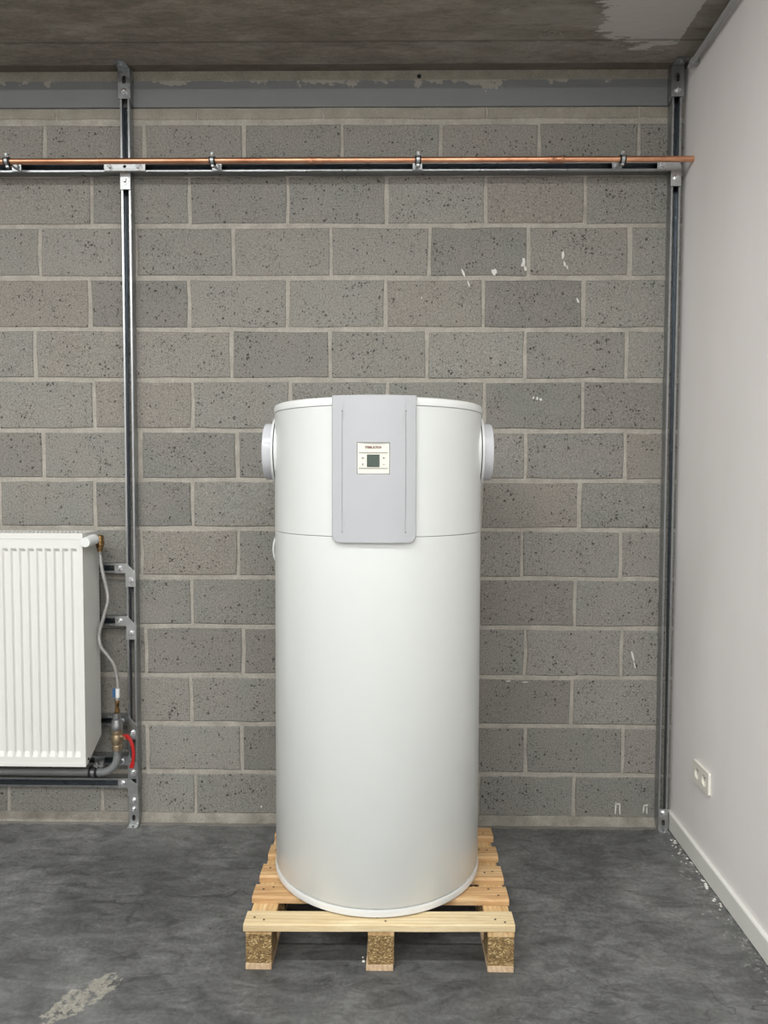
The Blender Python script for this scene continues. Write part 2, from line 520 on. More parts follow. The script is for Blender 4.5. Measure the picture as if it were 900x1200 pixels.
def tag(o, label=None, cat=None, group=None, kind=None):
    if label: o['label'] = label
    if cat: o['category'] = cat
    if group: o['group'] = group
    if kind: o['kind'] = kind
    return o


def thing(name, loc, label, cat, group=None):
    o = bpy.data.objects.new(name, None)
    o.empty_display_size = 0.05
    COL.objects.link(o)
    o.location = loc
    WORLD[o.name] = Vector(loc)
    return tag(o, label, cat, group)


class MB:
    def __init__(s):
        s.v = []; s.f = []; s.smooth = []

    def add(s, vs, fs, smooth=False):
        b = len(s.v)
        s.v += [tuple(v) for v in vs]
        s.f += [tuple(i + b for i in f) for f in fs]
        s.smooth += [smooth] * len(fs)
        return s

    def box(s, x0, x1, y0, y1, z0, z1):
        vs = [(x0, y0, z0), (x1, y0, z0), (x1, y1, z0), (x0, y1, z0), (x0, y0, z1), (x1, y0, z1), (x1, y1, z1), (x0, y1, z1)]
        return s.add(vs, [(0, 3, 2, 1), (4, 5, 6, 7), (0, 1, 5, 4), (1, 2, 6, 5), (2, 3, 7, 6), (3, 0, 4, 7)])

    def lathe(s, p0, p1, prof, n=24, cap=True, smooth=True):
        """prof: list of (t along p0->p1 in metres, radius)"""
        p0 = Vector(p0); d = (Vector(p1) - p0).normalized()
        a = d.orthogonal().normalized(); c = d.cross(a)
        vs = []
        for t, r in prof:
            for i in range(n):
                th = 2 * math.pi * i / n
                vs.append(p0 + d * t + (a * math.cos(th) + c * math.sin(th)) * r)
        fs = []
        for k in range(len(prof) - 1):
            for i in range(n):
                j = (i + 1) % n
                fs.append((k * n + i, k * n + j, (k + 1) * n + j, (k + 1) * n + i))
        s.add(vs, fs, smooth)
        if cap:
            s.add(vs[:n], [tuple(range(n))[::-1]])
            s.add(vs[-n:], [tuple(range(n))])
        return s

    def cyl(s, p0, p1, r0, r1=None, n=24, cap=True, smooth=True):
        L = (Vector(p1) - Vector(p0)).length
        return s.lathe(p0, p1, [(0, r0), (L, r0 if r1 is None else r1)], n, cap, smooth)

    def tube(s, pts, r, n=12, cap=True):
        pts = [Vector(p) for p in pts]
        rings = []
        a = None
        for i, p in enumerate(pts):
            t = (pts[min(i + 1, len(pts) - 1)] - pts[max(i - 1, 0)]).normalized()
            if a is None:
                a = t.orthogonal().normalized()
            else:
                a = (a - t * a.dot(t)).normalized()
            c = t.cross(a)
            rr = r[i] if isinstance(r, (list, tuple)) else r
            rings.append([p + (a * math.cos(2 * math.pi * k / n) + c * math.sin(2 * math.pi * k / n)) * rr for k in range(n)])
        vs = [v for rg in rings for v in rg]
        fs = []
        for k in range(len(pts) - 1):
            for i in range(n):
                j = (i + 1) % n
                fs.append((k * n + i, k * n + j, (k + 1) * n + j, (k + 1) * n + i))
        s.add(vs, fs, True)
        if cap:
            s.add(rings[0], [tuple(range(n))[::-1]])
            s.add(rings[-1], [tuple(range(n))])
        return s

    def plate(s, outline, holes, t, fn):
        """flat plate: outline/holes are (u, v) loops, fn(u, v, w) -> world, w in 0..t"""
        loops = [outline] + list(holes)
        tri = tessellate_polygon([[Vector((u, v, 0)) for u, v in lp] for lp in loops])
        flat = [p for lp in loops for p in lp]
        s.add([fn(u, v, 0) for u, v in flat], [tuple(x) for x in tri])
        s.add([fn(u, v, t) for u, v in flat], [tuple(x)[::-1] for x in tri])
        for lp in loops:
            k = len(lp)
            vs = [fn(u, v, 0) for u, v in lp] + [fn(u, v, t) for u, v in lp]
            s.add(vs, [(i, (i + 1) % k, (i + 1) % k + k, i + k) for i in range(k)])
        return s

    def build(s, name, mat, parent=None, bevel=0.0, smooth=None, origin=None):
        o0 = origin if origin is not None else (WORLD[parent.name] if parent else Vector((0, 0, 0)))
        o0 = Vector(o0)
        me = bpy.data.meshes.new(name)
        me.from_pydata([tuple(Vector(v) - o0) for v in s.v], [], s.f)
        bm = bmesh.new(); bm.from_mesh(me)
        bmesh.ops.remove_doubles(bm, verts=bm.verts, dist=1e-6)
        bmesh.ops.recalc_face_normals(bm, faces=bm.faces)
        bm.to_mesh(me); bm.free()
        if any(s.smooth) or smooth:
            for p in me.polygons: p.use_smooth = True
            me.set_sharp_from_angle(angle=math.radians(35))
        me.materials.append(mat)
        o = bpy.data.objects.new(name, me)
        COL.objects.link(o)
        if parent:
            o.parent = parent
            o.location = o0 - WORLD[parent.name]
        else:
            o.location = o0
        WORLD[o.name] = o0
        if bevel:
            md = o.modifiers.new('bevel', 'BEVEL'); md.width = bevel; md.segments = 2; md.limit_method = 'ANGLE'
            md.angle_limit = math.radians(40)
        return o


def circ(cx, cy, r, n=16):
    return [(cx + r * math.cos(2 * math.pi * i / n), cy + r * math.sin(2 * math.pi * i / n)) for i in range(n)]


def slot(cx, cy, w, h, n=4):
    """vertical rounded slot"""
    r = w / 2; pts = []
    for i in range(n + 1):
        a = math.pi * i / n
        pts.append((cx + r * math.cos(a), cy + h / 2 - r + r * math.sin(a)))
    for i in range(n + 1):
        a = math.pi + math.pi * i / n
        pts.append((cx + r * math.cos(a), cy - h / 2 + r + r * math.sin(a)))
    return pts


def hslot(cx, cy, w, h, n=4):
    return [(cx + (v - cy), cy + (u - cx)) for u, v in slot(cx, cy, h, w, n)]


def bez(pts, n=8):
    """Catmull-Rom through the points"""
    P = [Vector(p) for p in pts]
    P = [P[0] * 2 - P[1]] + P + [P[-1] * 2 - P[-2]]
    out = []
    for i in range(1, len(P) - 2):
        for k in range(n):
            t = k / n
            out.append(0.5 * ((2 * P[i]) + (-P[i - 1] + P[i + 1]) * t + (2 * P[i - 1] - 5 * P[i] + 4 * P[i + 1] - P[i + 2]) * t * t
                              + (-P[i - 1] + 3 * P[i] - 3 * P[i + 1] + P[i + 2]) * t ** 3))
    out.append(P[-2])
    return out


# ------------------------------------------------------------------ the setting
RW = lambda y: 1.160 + 0.0277 * y          # right-hand plastered wall, a touch out of square
XL, YF = -5.0, -8.0

mb = MB(); mb.box(XL - 0.2, 1.5, YF - 0.2, 0.3, -0.15, 0.0)
floor = tag(mb.build('floor', M['floor']), 'dark grey power-floated concrete floor with trowel marks', kind='structure')

# ceiling: the low slab along the block wall with a shallow shadow groove, then the higher hall ceiling
mb = MB()
sy = [(0.3, 3.095), (-0.057, 3.095), (-0.057, 3.090), (-0.50, 3.090), (-0.50, CEIL_Z), (YF - 0.2, CEIL_Z), (YF - 0.2, 3.7), (0.3, 3.7)]
vs = [(XL - 0.2, y, z) for y, z in sy] + [(1.5, y, z) for y, z in sy]
k = len(sy)
mb.add(vs, [tuple(range(k)), tuple(range(2 * k - 1, k - 1, -1))] + [(i, (i + 1) % k, (i + 1) % k + k, i + k) for i in range(k)])
ceiling = tag(mb.build('ceiling', M['soffit']), 'rough dark concrete ceiling slab', kind='structure')

mb = MB()
vs = []
for (x, y) in [(RW(0.3), 0.3), (RW(YF), YF), (RW(YF) + 0.25, YF), (RW(0.3) + 0.25, 0.3)]:
    vs += [(x, y, -0.1), (x, y, 3.6)]
mb.add(vs, [(0, 1, 3, 2), (2, 3, 5, 4), (4, 5, 7, 6), (6, 7, 1, 0), (0, 2, 4, 6), (1, 7, 5, 3)])
wall_right = tag(mb.build('wall_right', M['plaster']), 'smooth off-white plastered wall on the right', kind='structure')
mb = MB(); mb.box(XL - 0.2, XL, YF, 0.3, 0, 3.6)
tag(mb.build('wall_left', M['plaster']), kind='structure')
mb = MB(); mb.box(XL, 1.4, YF - 0.2, YF, 0, 3.6)
tag(mb.build('wall_front', M['plaster']), kind='structure')

# block wall: mortar bed with every block standing a little proud of it
wall = bpy.data.objects.new('wall_back', None); COL.objects.link(wall)
WORLD['wall_back'] = Vector((0, 0, 0))
bpy.data.objects.remove(wall)
mb = MB(); mb.box(XL, 1.3, 0.0035, 0.3, -0.05, 3.0945)
wall = tag(mb.build('wall_back', M['mortar']), 'grey concrete block wall with pale mortar joints', kind='structure')


def block_mesh(w, h, rnd, depth=0.012, jit=0.0030, proud=0.0):
    nx = 3 if w > 0.16 else 2
    pts = []
    for i in range(nx): pts.append((-w / 2 + w * i / nx, -h / 2))
    for i in range(2): pts.append((w / 2, -h / 2 + h * i / 2))
    for i in range(nx): pts.append((w / 2 - w * i / nx, h / 2))
    for i in range(2): pts.append((-w / 2, h / 2 - h * i / 2))
    pts = [(x + rnd.uniform(-jit, jit), z + rnd.uniform(-jit, jit)) for x, z in pts]
    n = len(pts)
    cut = 0.0035 / w * 2, 0.0035 / h * 2
    a = [(x, depth, z) for x, z in pts]
    b = [(x, 0.0028 - proud, z) for x, z in pts]
    c = [(x * (1 - cut[0]), -proud, z * (1 - cut[1])) for x, z in pts]
    f = []
    for r_ in (0, 1):
        for i in range(n):
            j = (i + 1) % n
            f.append((r_ * n + i, r_ * n + j, (r_ + 1) * n + j, (r_ + 1) * n + i))
    f.append(tuple(range(2 * n, 3 * n)))
    me = bpy.data.meshes.new('block')
    me.from_pydata(a + b + c, [], f)
    return me


def add_block(name, x0, x1, z0, z1, rnd, mat, proud=0.0, cache=None, cx=None):
    key = None
    if cache is not None:
        key = (cx, rnd.randrange(5))
    if key and key in cache:
        me = cache[key]
    else:
        me = block_mesh(x1 - x0, z1 - z0, rnd, proud=proud)
        me.materials.append(mat)
        if key: cache[key] = me
    o = bpy.data.objects.new(name, me)
    COL.objects.link(o)
    o.parent = wall
    o.location = ((x0 + x1) / 2, rnd.uniform(-0.0012, 0.0004), (z0 + z1) / 2)
    return o


rnd = random.Random(11)
BEDS = [2.893, 2.685, 2.481, 2.271, 2.063, 1.857, 1.650, 1.446, 1.243, 1.040, 0.834, 0.626, 0.420, 0.213]
# the cross joints measured on each course, left to right (metres)
JOINTS = [
    [-1.428, -1.022, -0.616, -0.216, 0.182, 0.579, 0.982],
    [-1.24, -0.838, -0.436, -0.035, 0.367, 0.769],
    [-1.456, -1.062, -0.659, -0.261, 0.141, 0.544, 0.950],
    [-1.253, -0.844, -0.439, -0.038, 0.363, 0.769],
    [-1.483, -1.075, -0.67, -0.265, 0.132, 0.534, 0.946],
    [-1.242, -0.833, -0.429, -0.03, 0.37, 0.774],
    [-1.457, -1.053, -0.649, -0.25, 0.15, 0.541, 0.948],
    [-1.642, -1.245, -0.835, -0.44, -0.04, 0.36, 0.762],
    [-1.452, -1.051, -0.646, -0.245, 0.14, 0.531, 0.937],
    [-1.64, -1.24, -0.843, -0.44, -0.04, 0.355, 0.754],
    [-1.44, -1.038, -0.629, -0.235, 0.155, 0.549, 0.949],
    [-1.65, -1.25, -0.85, -0.45, -0.05, 0.345, 0.745],
    [-1.44, -1.036, -0.638, -0.24, 0.16, 0.556, 0.962],
    [-1.631, -1.232, -0.834, -0.435, -0.04, 0.36, 0.759],
]
full_cache = {}
for r_, (top, js) in enumerate(zip(BEDS, JOINTS)):
    bot = BEDS[r_ + 1] if r_ + 1 < len(BEDS) else 0.030
    z0, z1 = bot + 0.0095, top - 0.0095
    if r_ == len(BEDS) - 1: z0 = 0.036
    xs = list(js)
    while xs[0] > -2.35: xs.insert(0, xs[0] - 0.402)
    xs.append(1.185)
    for a, b in zip(xs[:-1], xs[1:]):
        if b - a < 0.05: continue
        ja = 0.0115 * 1.15 if (r_, a) in ((2, 0.950), (6, -1.053), (7, 0.762)) else 0.0075
        add_block('block', a + ja, b - (0.0075 if b < 1.18 else 0), z0, z1, rnd, M['block'])
# thin cut course under the steel beam
xs = [-2.3, -1.85, -1.38, -0.8, -0.29, 0.37, 0.98, 1.18]
for a, b in zip(xs[:-1], xs[1:]):
    add_block('cut_slab', a + 0.003, b - 0.003, 2.907, 2.9495, rnd, M['thinblock'])

# steel beam over the blocks, mortar packing above it, drilled hole
mb = MB(); mb.box(XL, 1.09, -0.006, 0.006, 2.951, 3.056)
trim = tag(mb.build('trim_1', M['lintel']), 'grey painted steel beam along the top of the wall', kind='structure')
mb = MB()
nn = 60
for i in range(nn):
    a = -2.4 + 3.58 * i / nn; b = -2.4 + 3.58 * (i + 1) / nn
    if i == 0: h0 = 0.0
    h1 = rnd.uniform(-0.004, 0.003)
    mb.add([(a, -0.004, 3.056 + h0), (b, -0.004, 3.056 + h1), (b, -0.002, 3.0945), (a, -0.002, 3.0945)], [(0, 1, 2, 3)])
    mb.add([(a, -0.004, 3.056 + h0), (b, -0.004, 3.056 + h1), (b, 0.005, 3.052 + h1), (a, 0.005, 3.052 + h0)], [(0, 1, 2, 3)])
    h0 = h1
mb.build('mortar_packing', M['thinblock'], wall)
mb = MB(); mb.cyl((0.095, -0.0052, 3.070), (0.095, 0.01, 3.070), 0.0085, n=14)
hole = mb.build('drilled_hole', M['dark'], wall)
# mortar skirt along the floor
mb = MB()
rows = 3
nx = 130
vs = []
for i in range(nx + 1):
    x = -2.4 + (1.155 + 2.4) * i / nx
    w = rnd.uniform(-0.003, 0.003)
    vs += [(x, -0.016 + w, 0.0005), (x, -0.010 + w * 0.6, 0.020 + rnd.uniform(-0.003, 0.003)), (x, 0.0036, 0.040 + rnd.uniform(-0.004, 0.004))]
fs = []
for i in range(nx):
    for j in range(rows - 1):
        fs.append((i * rows + j, (i + 1) * rows + j, (i + 1) * rows + j + 1, i * rows + j + 1))
mb.add(vs, fs, True)
mb.build('mortar_skirt', M['fillet'], wall)

# white paint and plaster spots left on the blocks
mb = MB()
def sliver(x, z, w, h, ang, n=9):
    pts = []
    for i in range(n):
        a = 2 * math.pi * i / n
        rr = rnd.uniform(0.65, 1.15)
        u, v = math.cos(a) * w * rr / 2, math.sin(a) * h * rr / 2
        pts.append((x + u * math.cos(ang) - v * math.sin(ang), z + u * math.sin(ang) + v * math.cos(ang)))
    mb.plate(pts, [], 0.0012, lambda u, v, w_: (u, -0.0022 + w_ - 0.0003, v))
for x, z, w, h, a in ((0.279, 2.291, 0.010, 0.042, 0.35), (0.301, 2.246, 0.006, 0.028, 0.3), (0.405, 2.294, 0.022, 0.030, 0.5),
                      (0.524, 2.336, 0.014, 0.036, 0.15), (0.531, 2.308, 0.010, 0.028, 0.1), (0.518, 2.322, 0.014, 0.016, 0),
                      (0.682, 2.362, 0.012, 0.040, -0.1), (0.690, 2.325, 0.008, 0.024, 0.2), (0.700, 2.312, 0.006, 0.02, 0.3),
                      (0.745, 2.180, 0.007, 0.030, 0.4), (0.995, 0.718, 0.007, 0.052, 0.25), (1.003, 0.682, 0.006, 0.028, 0.3),
                      (0.935, 0.075, 0.007, 0.055, 0.0), (0.953, 0.070, 0.006, 0.050, 0.0), (0.944, 0.092, 0.028, 0.008, 0.0),
                      (1.052, 0.072, 0.006, 0.050, -0.1), (1.062, 0.088, 0.020, 0.006, 0.0), (1.066, 0.068, 0.005, 0.04, 0.0),
                      (0.585, 1.783, 0.008, 0.014, 0), (0.600, 1.779, 0.012, 0.010, 0), (0.570, 1.786, 0.008, 0.012, 0),
                      (-0.555, 0.067, 0.008, 0.010, 0), (-0.431, 0.068, 0.006, 0.008, 0), (0.55, 0.607, 0.030, 0.004, 0.05), (0.48, 0.611, 0.020, 0.004, 0), (0.11, 2.19, 0.005, 0.007, 0)):
    sliver(x, z, w, h, a)
tag(mb.build('plaster_spot', M['splash'], wall), kind='stuff')

# skirting board on the right
mb = MB()
def yprism(prof, y0, y1, m_):
    """prof: (distance out of the right wall, z)"""
    k = len(prof)
    vs = [(RW(y0) - d, y0, z) for d, z in prof] + [(RW(y1) - d, y1, z) for d, z in prof]
    m_.add(vs, [tuple(range(k)), tuple(range(2 * k - 1, k - 1, -1))] + [(i, (i + 1) % k, (i + 1) % k + k, i + k) for i in range(k)])
yprism([(-0.02, 0.004), (0.014, 0.004), (0.014, 0.070), (0.012, 0.0735), (-0.02, 0.0735)], -0.006, YF, mb)
tag(mb.build('baseboard_right', M['skirting']), 'white painted skirting board', kind='structure')
# crumbs of plaster fallen along it
mb = MB()
for i in range(34):
    y = -rnd.uniform(0.10, 0.62) if i < 26 else -rnd.uniform(0.1, 0.95)
    x = RW(y) - 0.016 - abs(rnd.gauss(0, 0.016)) - 0.002
    r = rnd.uniform(0.002, 0.006)
    c = [(x + r * rnd.uniform(.6, 1.3) * math.cos(a), y + r * rnd.uniform(.6, 1.6) * math.sin(a), 0.0002) for a in (0, 1.3, 2.5, 3.8, 5.1)]
    mb.add(c + [(x, y, r * rnd.uniform(0.5, 1.0))], [(0, 1, 5), (1, 2, 5), (2, 3, 5), (3, 4, 5), (4, 0, 5), (4, 3, 2, 1, 0)])
for (x, y, r) in ((1.122, -0.455, 0.008), (1.126, -0.44, 0.007), (1.118, -0.468, 0.006), (-0.086, -0.880, 0.0055), (-0.089, -0.862, 0.004)):
    c = [(x + r * math.cos(a), y + r * 1.2 * math.sin(a), 0.0002) for a in (0, 1.3, 2.5, 3.8, 5.1)]
    mb.add(c + [(x, y, r * 0.8)], [(0, 1, 5), (1, 2, 5), (2, 3, 5), (3, 4, 5), (4, 0, 5), (4, 3, 2, 1, 0)])
tag(mb.build('plaster_crumbs', M['chip'], floor), kind='stuff')

# ------------------------------------------------------------------ slotted steel channels
TH = 0.0026


def bolt_mesh():
    mb = MB()
    mb.cyl((0, 0, 0), (0, -0.0022, 0), 0.0142, n=20)
    mb.lathe((0, -0.0022, 0), (0, -1, 0), [(0, 0.0098), (0.0065, 0.0098), (0.0085, 0.0078)], n=6, smooth=False)
    mb.cyl((0, -0.010, 0), (0, -0.0135, 0), 0.0042, n=12)
    o = mb.build('bolt', M['bolt'])
    me = o.data
    bpy.data.objects.remove(o)
    return me


BOLT = bolt_mesh()


def bolt(parent, x, y, z, rot=0.0, s=1.0):
    o = bpy.data.objects.new('bolt', BOLT)
    COL.objects.link(o)
    o.parent = parent
    o.location = Vector((x, y, z)) - WORLD[parent.name]
    o.rotation_euler = (0, rot, 0)
    o.scale = (s, s, s)
    o['label'] = 'bright zinc hex bolt with washer'
    return o


def channel(label, axis, c, a0, a1, y_back=0.0, w=0.0405, d=0.041, group=None):
    """C channel with inturned lips, open toward the room. axis 'Z': c = x centre; axis 'X': c = z centre."""
    mb = MB()
    if axis == 'Z':
        P = lambda u, y, t: (c + u, y, t)
        fn = lambda u, v, wv: (u, y_back - 0.0005 - wv, v)
    else:
        P = lambda u, y, t: (t, y, c + u)
        fn = lambda u, v, wv: (u, y_back - 0.0005 - wv, v)
    h = w / 2
    yf = y_back - d
    for sg in (-1, 1):
        prof = [(sg * h, y_back - 0.0005), (sg * h, yf + 0.002), (sg * (h - 0.0015), yf), (sg * (h - 0.0085), yf), (sg * (h - 0.0095), yf + 0.0015), (sg * (h - 0.0095), yf + 0.0075),
                (sg * (h - 0.0075), yf + 0.0075), (sg * (h - 0.0075), yf + TH), (sg * (h - TH), yf + TH), (sg * (h - TH), y_back - 0.0005)]
        k = len(prof)
        vs = [P(u, y, a0) for u, y in prof] + [P(u, y, a1) for u, y in prof]
        mb.add(vs, [tuple(range(k)), tuple(range(2 * k - 1, k - 1, -1))] + [(i, (i + 1) % k, (i + 1) % k + k, i + k) for i in range(k)])
    hs = []
    t = a0 + 0.03
    while t < a1 - 0.03:
        hs.append(slot(c, t, 0.013, 0.028) if axis == 'Z' else hslot(t, c, 0.028, 0.013))
        t += 0.05
    e = h - TH
    out = [(c - e, a0), (c + e, a0), (c + e, a1), (c - e, a1)] if axis == 'Z' else [(a0, c - e), (a1, c - e), (a1, c + e), (a0, c + e)]
    org = (c, y_back, a0) if axis == 'Z' else (a0, y_back, c)
    o = mb.build('strut_channel', M['galv'], origin=org)
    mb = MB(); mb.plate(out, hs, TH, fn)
    mb.build('slotted_back', M['galv_shaded'], o)['label'] = 'slotted back of the channel, coloured dark blue-grey for the shade inside'
    return tag(o, label, 'channel', group)


LX, RX = -1.0835, 1.1155
channel('short upper length of left upright slotted steel channel, above the copper pipe', 'Z', LX, 2.722, 3.06)
channel('long left upright slotted steel channel, from the copper pipe to the floor', 'Z', LX + 0.001, 0.012, 2.677)
channel('short upper length of right upright slotted steel channel, above the copper pipe', 'Z', RX, 2.722, 3.06)
channel('long right upright slotted steel channel beside the plastered wall', 'Z', RX + 0.002, 0.012, 2.677)
channel('long horizontal slotted steel channel high on the wall behind the copper pipe', 'X', 2.6995, -2.4, 1.136)
channel('uppermost short horizontal channel behind the radiator', 'X', 1.081, -2.3, LX - 0.0215)
channel('second horizontal channel from the top behind the radiator', 'X', 0.862, -2.3, LX - 0.0215)
channel('third horizontal channel, behind the brass ball valve', 'X', 0.443, -2.3, LX - 0.0215)
channel('fourth horizontal channel, behind the grey pipe elbow', 'X', 0.276, -2.3, LX - 0.0215)
channel('lowest horizontal channel, running clear below the radiator and grey pipe', 'X', 0.180, -2.3, LX - 0.0215)

YP = -0.0415      # face of the channels
PT = 0.004        # bracket plate thickness
pf = lambda u, v, w: (u, YP - w - 0.0003, v)


def bracket(name, label, outline, holes, bolts, cat='bracket', mat='galv_bright', extra=None):
    cx = sum(p[0] for p in outline) / len(outline); cz = min(p[1] for p in outline)
    t = thing(name, (cx, YP, cz), label, cat)
    mb = MB(); mb.plate(outline, holes, PT, pf)
    mb.build('plate', M[mat], t, bevel=0.0006)
    for i, (bx, bz) in enumerate(bolts):
        bolt(t, bx, YP - PT - 0.0003, bz, 0.3 + i * 0.7)
    if extra: extra(t)
    return t


# T plate and stem at the left crossing
bracket('tee_bracket', 'tee-shaped steel plate where left upright meets the pipe channel',
        [(-1.168, 2.679), (-1.104, 2.679), (-1.104, 2.610), (-1.063, 2.610), (-1.063, 2.679), (-1.002, 2.679), (-1.002, 2.7195), (-1.168, 2.7195)],
        [circ(-1.085, 2.70, 0.006, 10)], [(-1.145, 2.699), (-1.026, 2.699), (-1.0835, 2.645)])
bracket('corner_bracket', 'chamfered steel corner plate below the right end of the copper pipe',
        [(1.042, 2.679), (1.096, 2.679), (1.096, 2.618), (1.1365, 2.618), (1.1365, 2.700), (1.118, 2.7195), (1.042, 2.7195)],
        [], [(1.063, 2.699), (1.1165, 2.649)])


def ell(z, name, label, zfoot=None, bolts=True, mat='galv_bright'):
    x0, x1 = -1.149, LX + 0.0215
    zt = z + 0.0205; zb = z - 0.0205
    out = [(x0, zb), (x1 - 0.0415, zb), (x1 - 0.0415, zt - 0.097), (x1, zt - 0.097), (x1, zt - 0.039), (x1 - 0.036, zt), (x0, zt)]
    return bracket(name, label, out, [], [(-1.129, z), (LX + 0.001, zt - 0.071)], mat=mat)


ell(1.081, 'corner_bracket', 'uppermost corner plate right of the radiator, beside the hose top')
ell(0.862, 'corner_bracket', 'second corner plate from the top, right of the radiator')
ell(0.443, 'corner_bracket', 'third corner plate from the top, just behind the brass ball valve', mat='galv')
ell(0.276, 'corner_bracket', 'fourth corner plate from the top, behind the red lever tip', mat='galv')
bracket('corner_bracket', 'lowest corner plate, on the channel under the grey pipe',
        [(-1.147, 0.160), (-1.1045, 0.160), (-1.1045, 0.1315), (-1.0635, 0.1315), (-1.0635, 0.172), (-1.0965, 0.2005), (-1.147, 0.2005)],
        [], [(-1.127, 0.180)], mat='galv_bright')


def foot(label, x, top, bolts, hole_z, name='foot_bracket'):
    def ex(t):
        mb = MB(); mb.box(x - 0.0205, x + 0.0205, YP - 0.030, YP - 0.0003, 0.0005, 0.0045)
        mb.build('foot_plate', M['galv_bright'], t, bevel=0.0006)
        mb = MB(); mb.cyl((x, YP - 0.019, 0.0045), (x, YP - 0.019, 0.010), 0.006, n=6)
        mb.build('anchor_bolt', M['galv'], t)
    return bracket(name, label, [(x - 0.0205, 0.0045), (x + 0.0205, 0.0045), (x + 0.0205, top), (x - 0.0205, top)],
                   [slot(x, hole_z, 0.013, 0.026)], [(x, z) for z in bolts], extra=ex)


foot('tall foot plate with two bolts at the base of the left upright', LX + 0.002, 0.131, (0.108, 0.068), 0.034)
foot('short foot plate with one bolt at the base of the right upright', RX + 0.003, 0.092, (0.074,), 0.034)


def head(label, x):
    """U-shaped head bracket with a tab bolted to the ceiling"""
    t = thing('ceiling_bracket', (x, YP, 2.966), label, 'bracket')
    w = 0.0245
    mb = MB(); mb.plate([(x - w, 2.966), (x + w, 2.966), (x + w, 3.0850), (x - w, 3.0850)], [slot(x, 3.040, 0.014, 0.034)], PT, pf)
    mb.build('plate', M['galv'], t, bevel=0.0006)
    for sg in (-1, 1):
        mb = MB()
        mb.plate([(YP, 2.966), (YP, 3.084), (-0.020, 3.089), (-0.003, 3.089), (-0.003, 2.948), (-0.018, 2.948)], [circ(-0.018, 3.045, 0.005, 10), circ(-0.018, 2.985, 0.005, 10)], 0.003,
                 lambda u, v, wv, sg=sg: (x + sg * (w - wv), u, v))
        mb.build('side_flange', M['galv'], t)
    mb = MB(); mb.box(x - w, x + w - 0.004, YP - 0.056, YP, 3.0852, 3.0892)
    mb.build('ceiling_tab', M['galv'], t)
    mb = MB(); mb.cyl((x, YP - 0.032, 3.085), (x, YP - 0.032, 3.078), 0.0075, n=6)
    mb.build('anchor_bolt', M['galv_bright'], t)
    bolt(t, x, YP - PT - 0.0003, 2.993, 0.5)


head('slotted head bracket fixing the left upright to the ceiling', LX)
head('slotted head bracket fixing the right upright to the ceiling, in the corner', RX)

# ------------------------------------------------------------------ copper pipe and its clamps
PY, PZ, PR = -0.115, 2.6925, 0.0112
pz = lambda x: PZ + 0.0010 * x
t = thing('copper_pipe', (-2.4, PY, pz(-2.4)), 'long horizontal copper pipe high on the wall, ending at the plastered wall', 'pipe')
mb = MB()
mb.lathe((-2.4, PY, pz(-2.4)), (RW(PY) + 0.002, PY, pz(1.157)), [(0, PR), (3.555, PR)], n=20)
mb.build('pipe', M['copper'], t)
for xc in (-0.315, 0.625):
    mb = MB()
    L = 0.062
    mb.lathe((xc - L / 2, PY, pz(xc)), (xc + L / 2, PY, pz(xc)), [(0, PR + 0.0005), (0.002, PR + 0.0016), (0.018, PR + 0.0016), (0.020, PR + 0.0003), (0.024, PR + 0.0003), (0.026, PR + 0.0022), (0.030, PR + 0.0022),
                                                        (0.032, PR + 0.0003), (0.036, PR + 0.0003), (0.038, PR + 0.0016), (0.060, PR + 0.0016), (0.062, PR + 0.0005)], n=20)
    mb.build('coupling', M['copper'], t)


def pipe_clamp(x, label):
    z = pz(x)
    t = thing('pipe_clamp', (x, YP, z), label, 'clamp')
    hw = 0.0095
    mb = MB(); mb.lathe((x - hw - 0.0025, PY, z), (x + hw, PY, z), [(0, PR + 0.0002), (0, PR + 0.0042), (2 * hw + 0.005, PR + 0.0042), (2 * hw + 0.005, PR + 0.0002)], n=20, cap=False)
    mb.build('rubber_liner', M['rubber'], t)
    mb = MB(); mb.lathe((x - hw * 0.6, PY, z), (x + hw, PY, z), [(0, PR + 0.0042), (0, PR + 0.0062), (hw * 1.2, PR + 0.0062), (hw * 1.2, PR + 0.0042)], n=20, cap=False)
    mb.build('band', M['galv_bright'], t)
    mb = MB()
    mb.box(x - 0.0065, x + 0.0065, PY - 0.006, PY + 0.006, z + PR + 0.005, z + PR + 0.019)
    mb.build('ear', M['galv_bright'], t, bevel=0.001)
    mb = MB(); mb.lathe((x, PY - 0.006, z + PR + 0.0125), (x, PY - 0.012, z + PR + 0.0125), [(0, 0.0062), (0.003, 0.0062), (0.005, 0.0045)], n=12)
    mb.build('screw', M['galv_bright'], t)
    mb = MB(); mb.box(x - 0.005, x + 0.005, PY - 0.004, PY + 0.010, z - PR - 0.013, z - PR - 0.004)
    mb.build('ear', M['galv_bright'], t, bevel=0.001)
    mb = MB()
    mb.cyl((x, PY + PR + 0.005, z), (x, YP - 0.004, z), 0.004, n=12)
    mb.lathe((x, PY + PR + 0.005, z), (x, YP, z), [(0, 0.0085), (0.012, 0.0085)], n=6, smooth=False)
    mb.build('stud', M['galv_bright'], t)
    mb = MB(); mb.box(x - 0.019, x + 0.019, YP - 0.0045, YP - 0.0003, 2.6805, 2.7185)
    mb.build('channel_plate', M['galv'], t, bevel=0.001)
    mb = MB(); mb.lathe((x, YP - 0.0045, 2.6995), (x, YP - 1, 2.6995), [(0, 0.0115), (0.008, 0.0115), (0.010, 0.009)], n=6, smooth=False)
    mb.build('nut', M['galv_bright'], t)


pipe_clamp(-1.522, 'rubber-lined pipe clamp at the far left end of the copper pipe')
pipe_clamp(-0.714, 'rubber-lined pipe clamp right of the left upright')
pipe_clamp(0.089, 'rubber-lined pipe clamp straight above the right edge of the grey heater cover')
pipe_clamp(0.882, 'rubber-lined pipe clamp nearest the plastered wall')

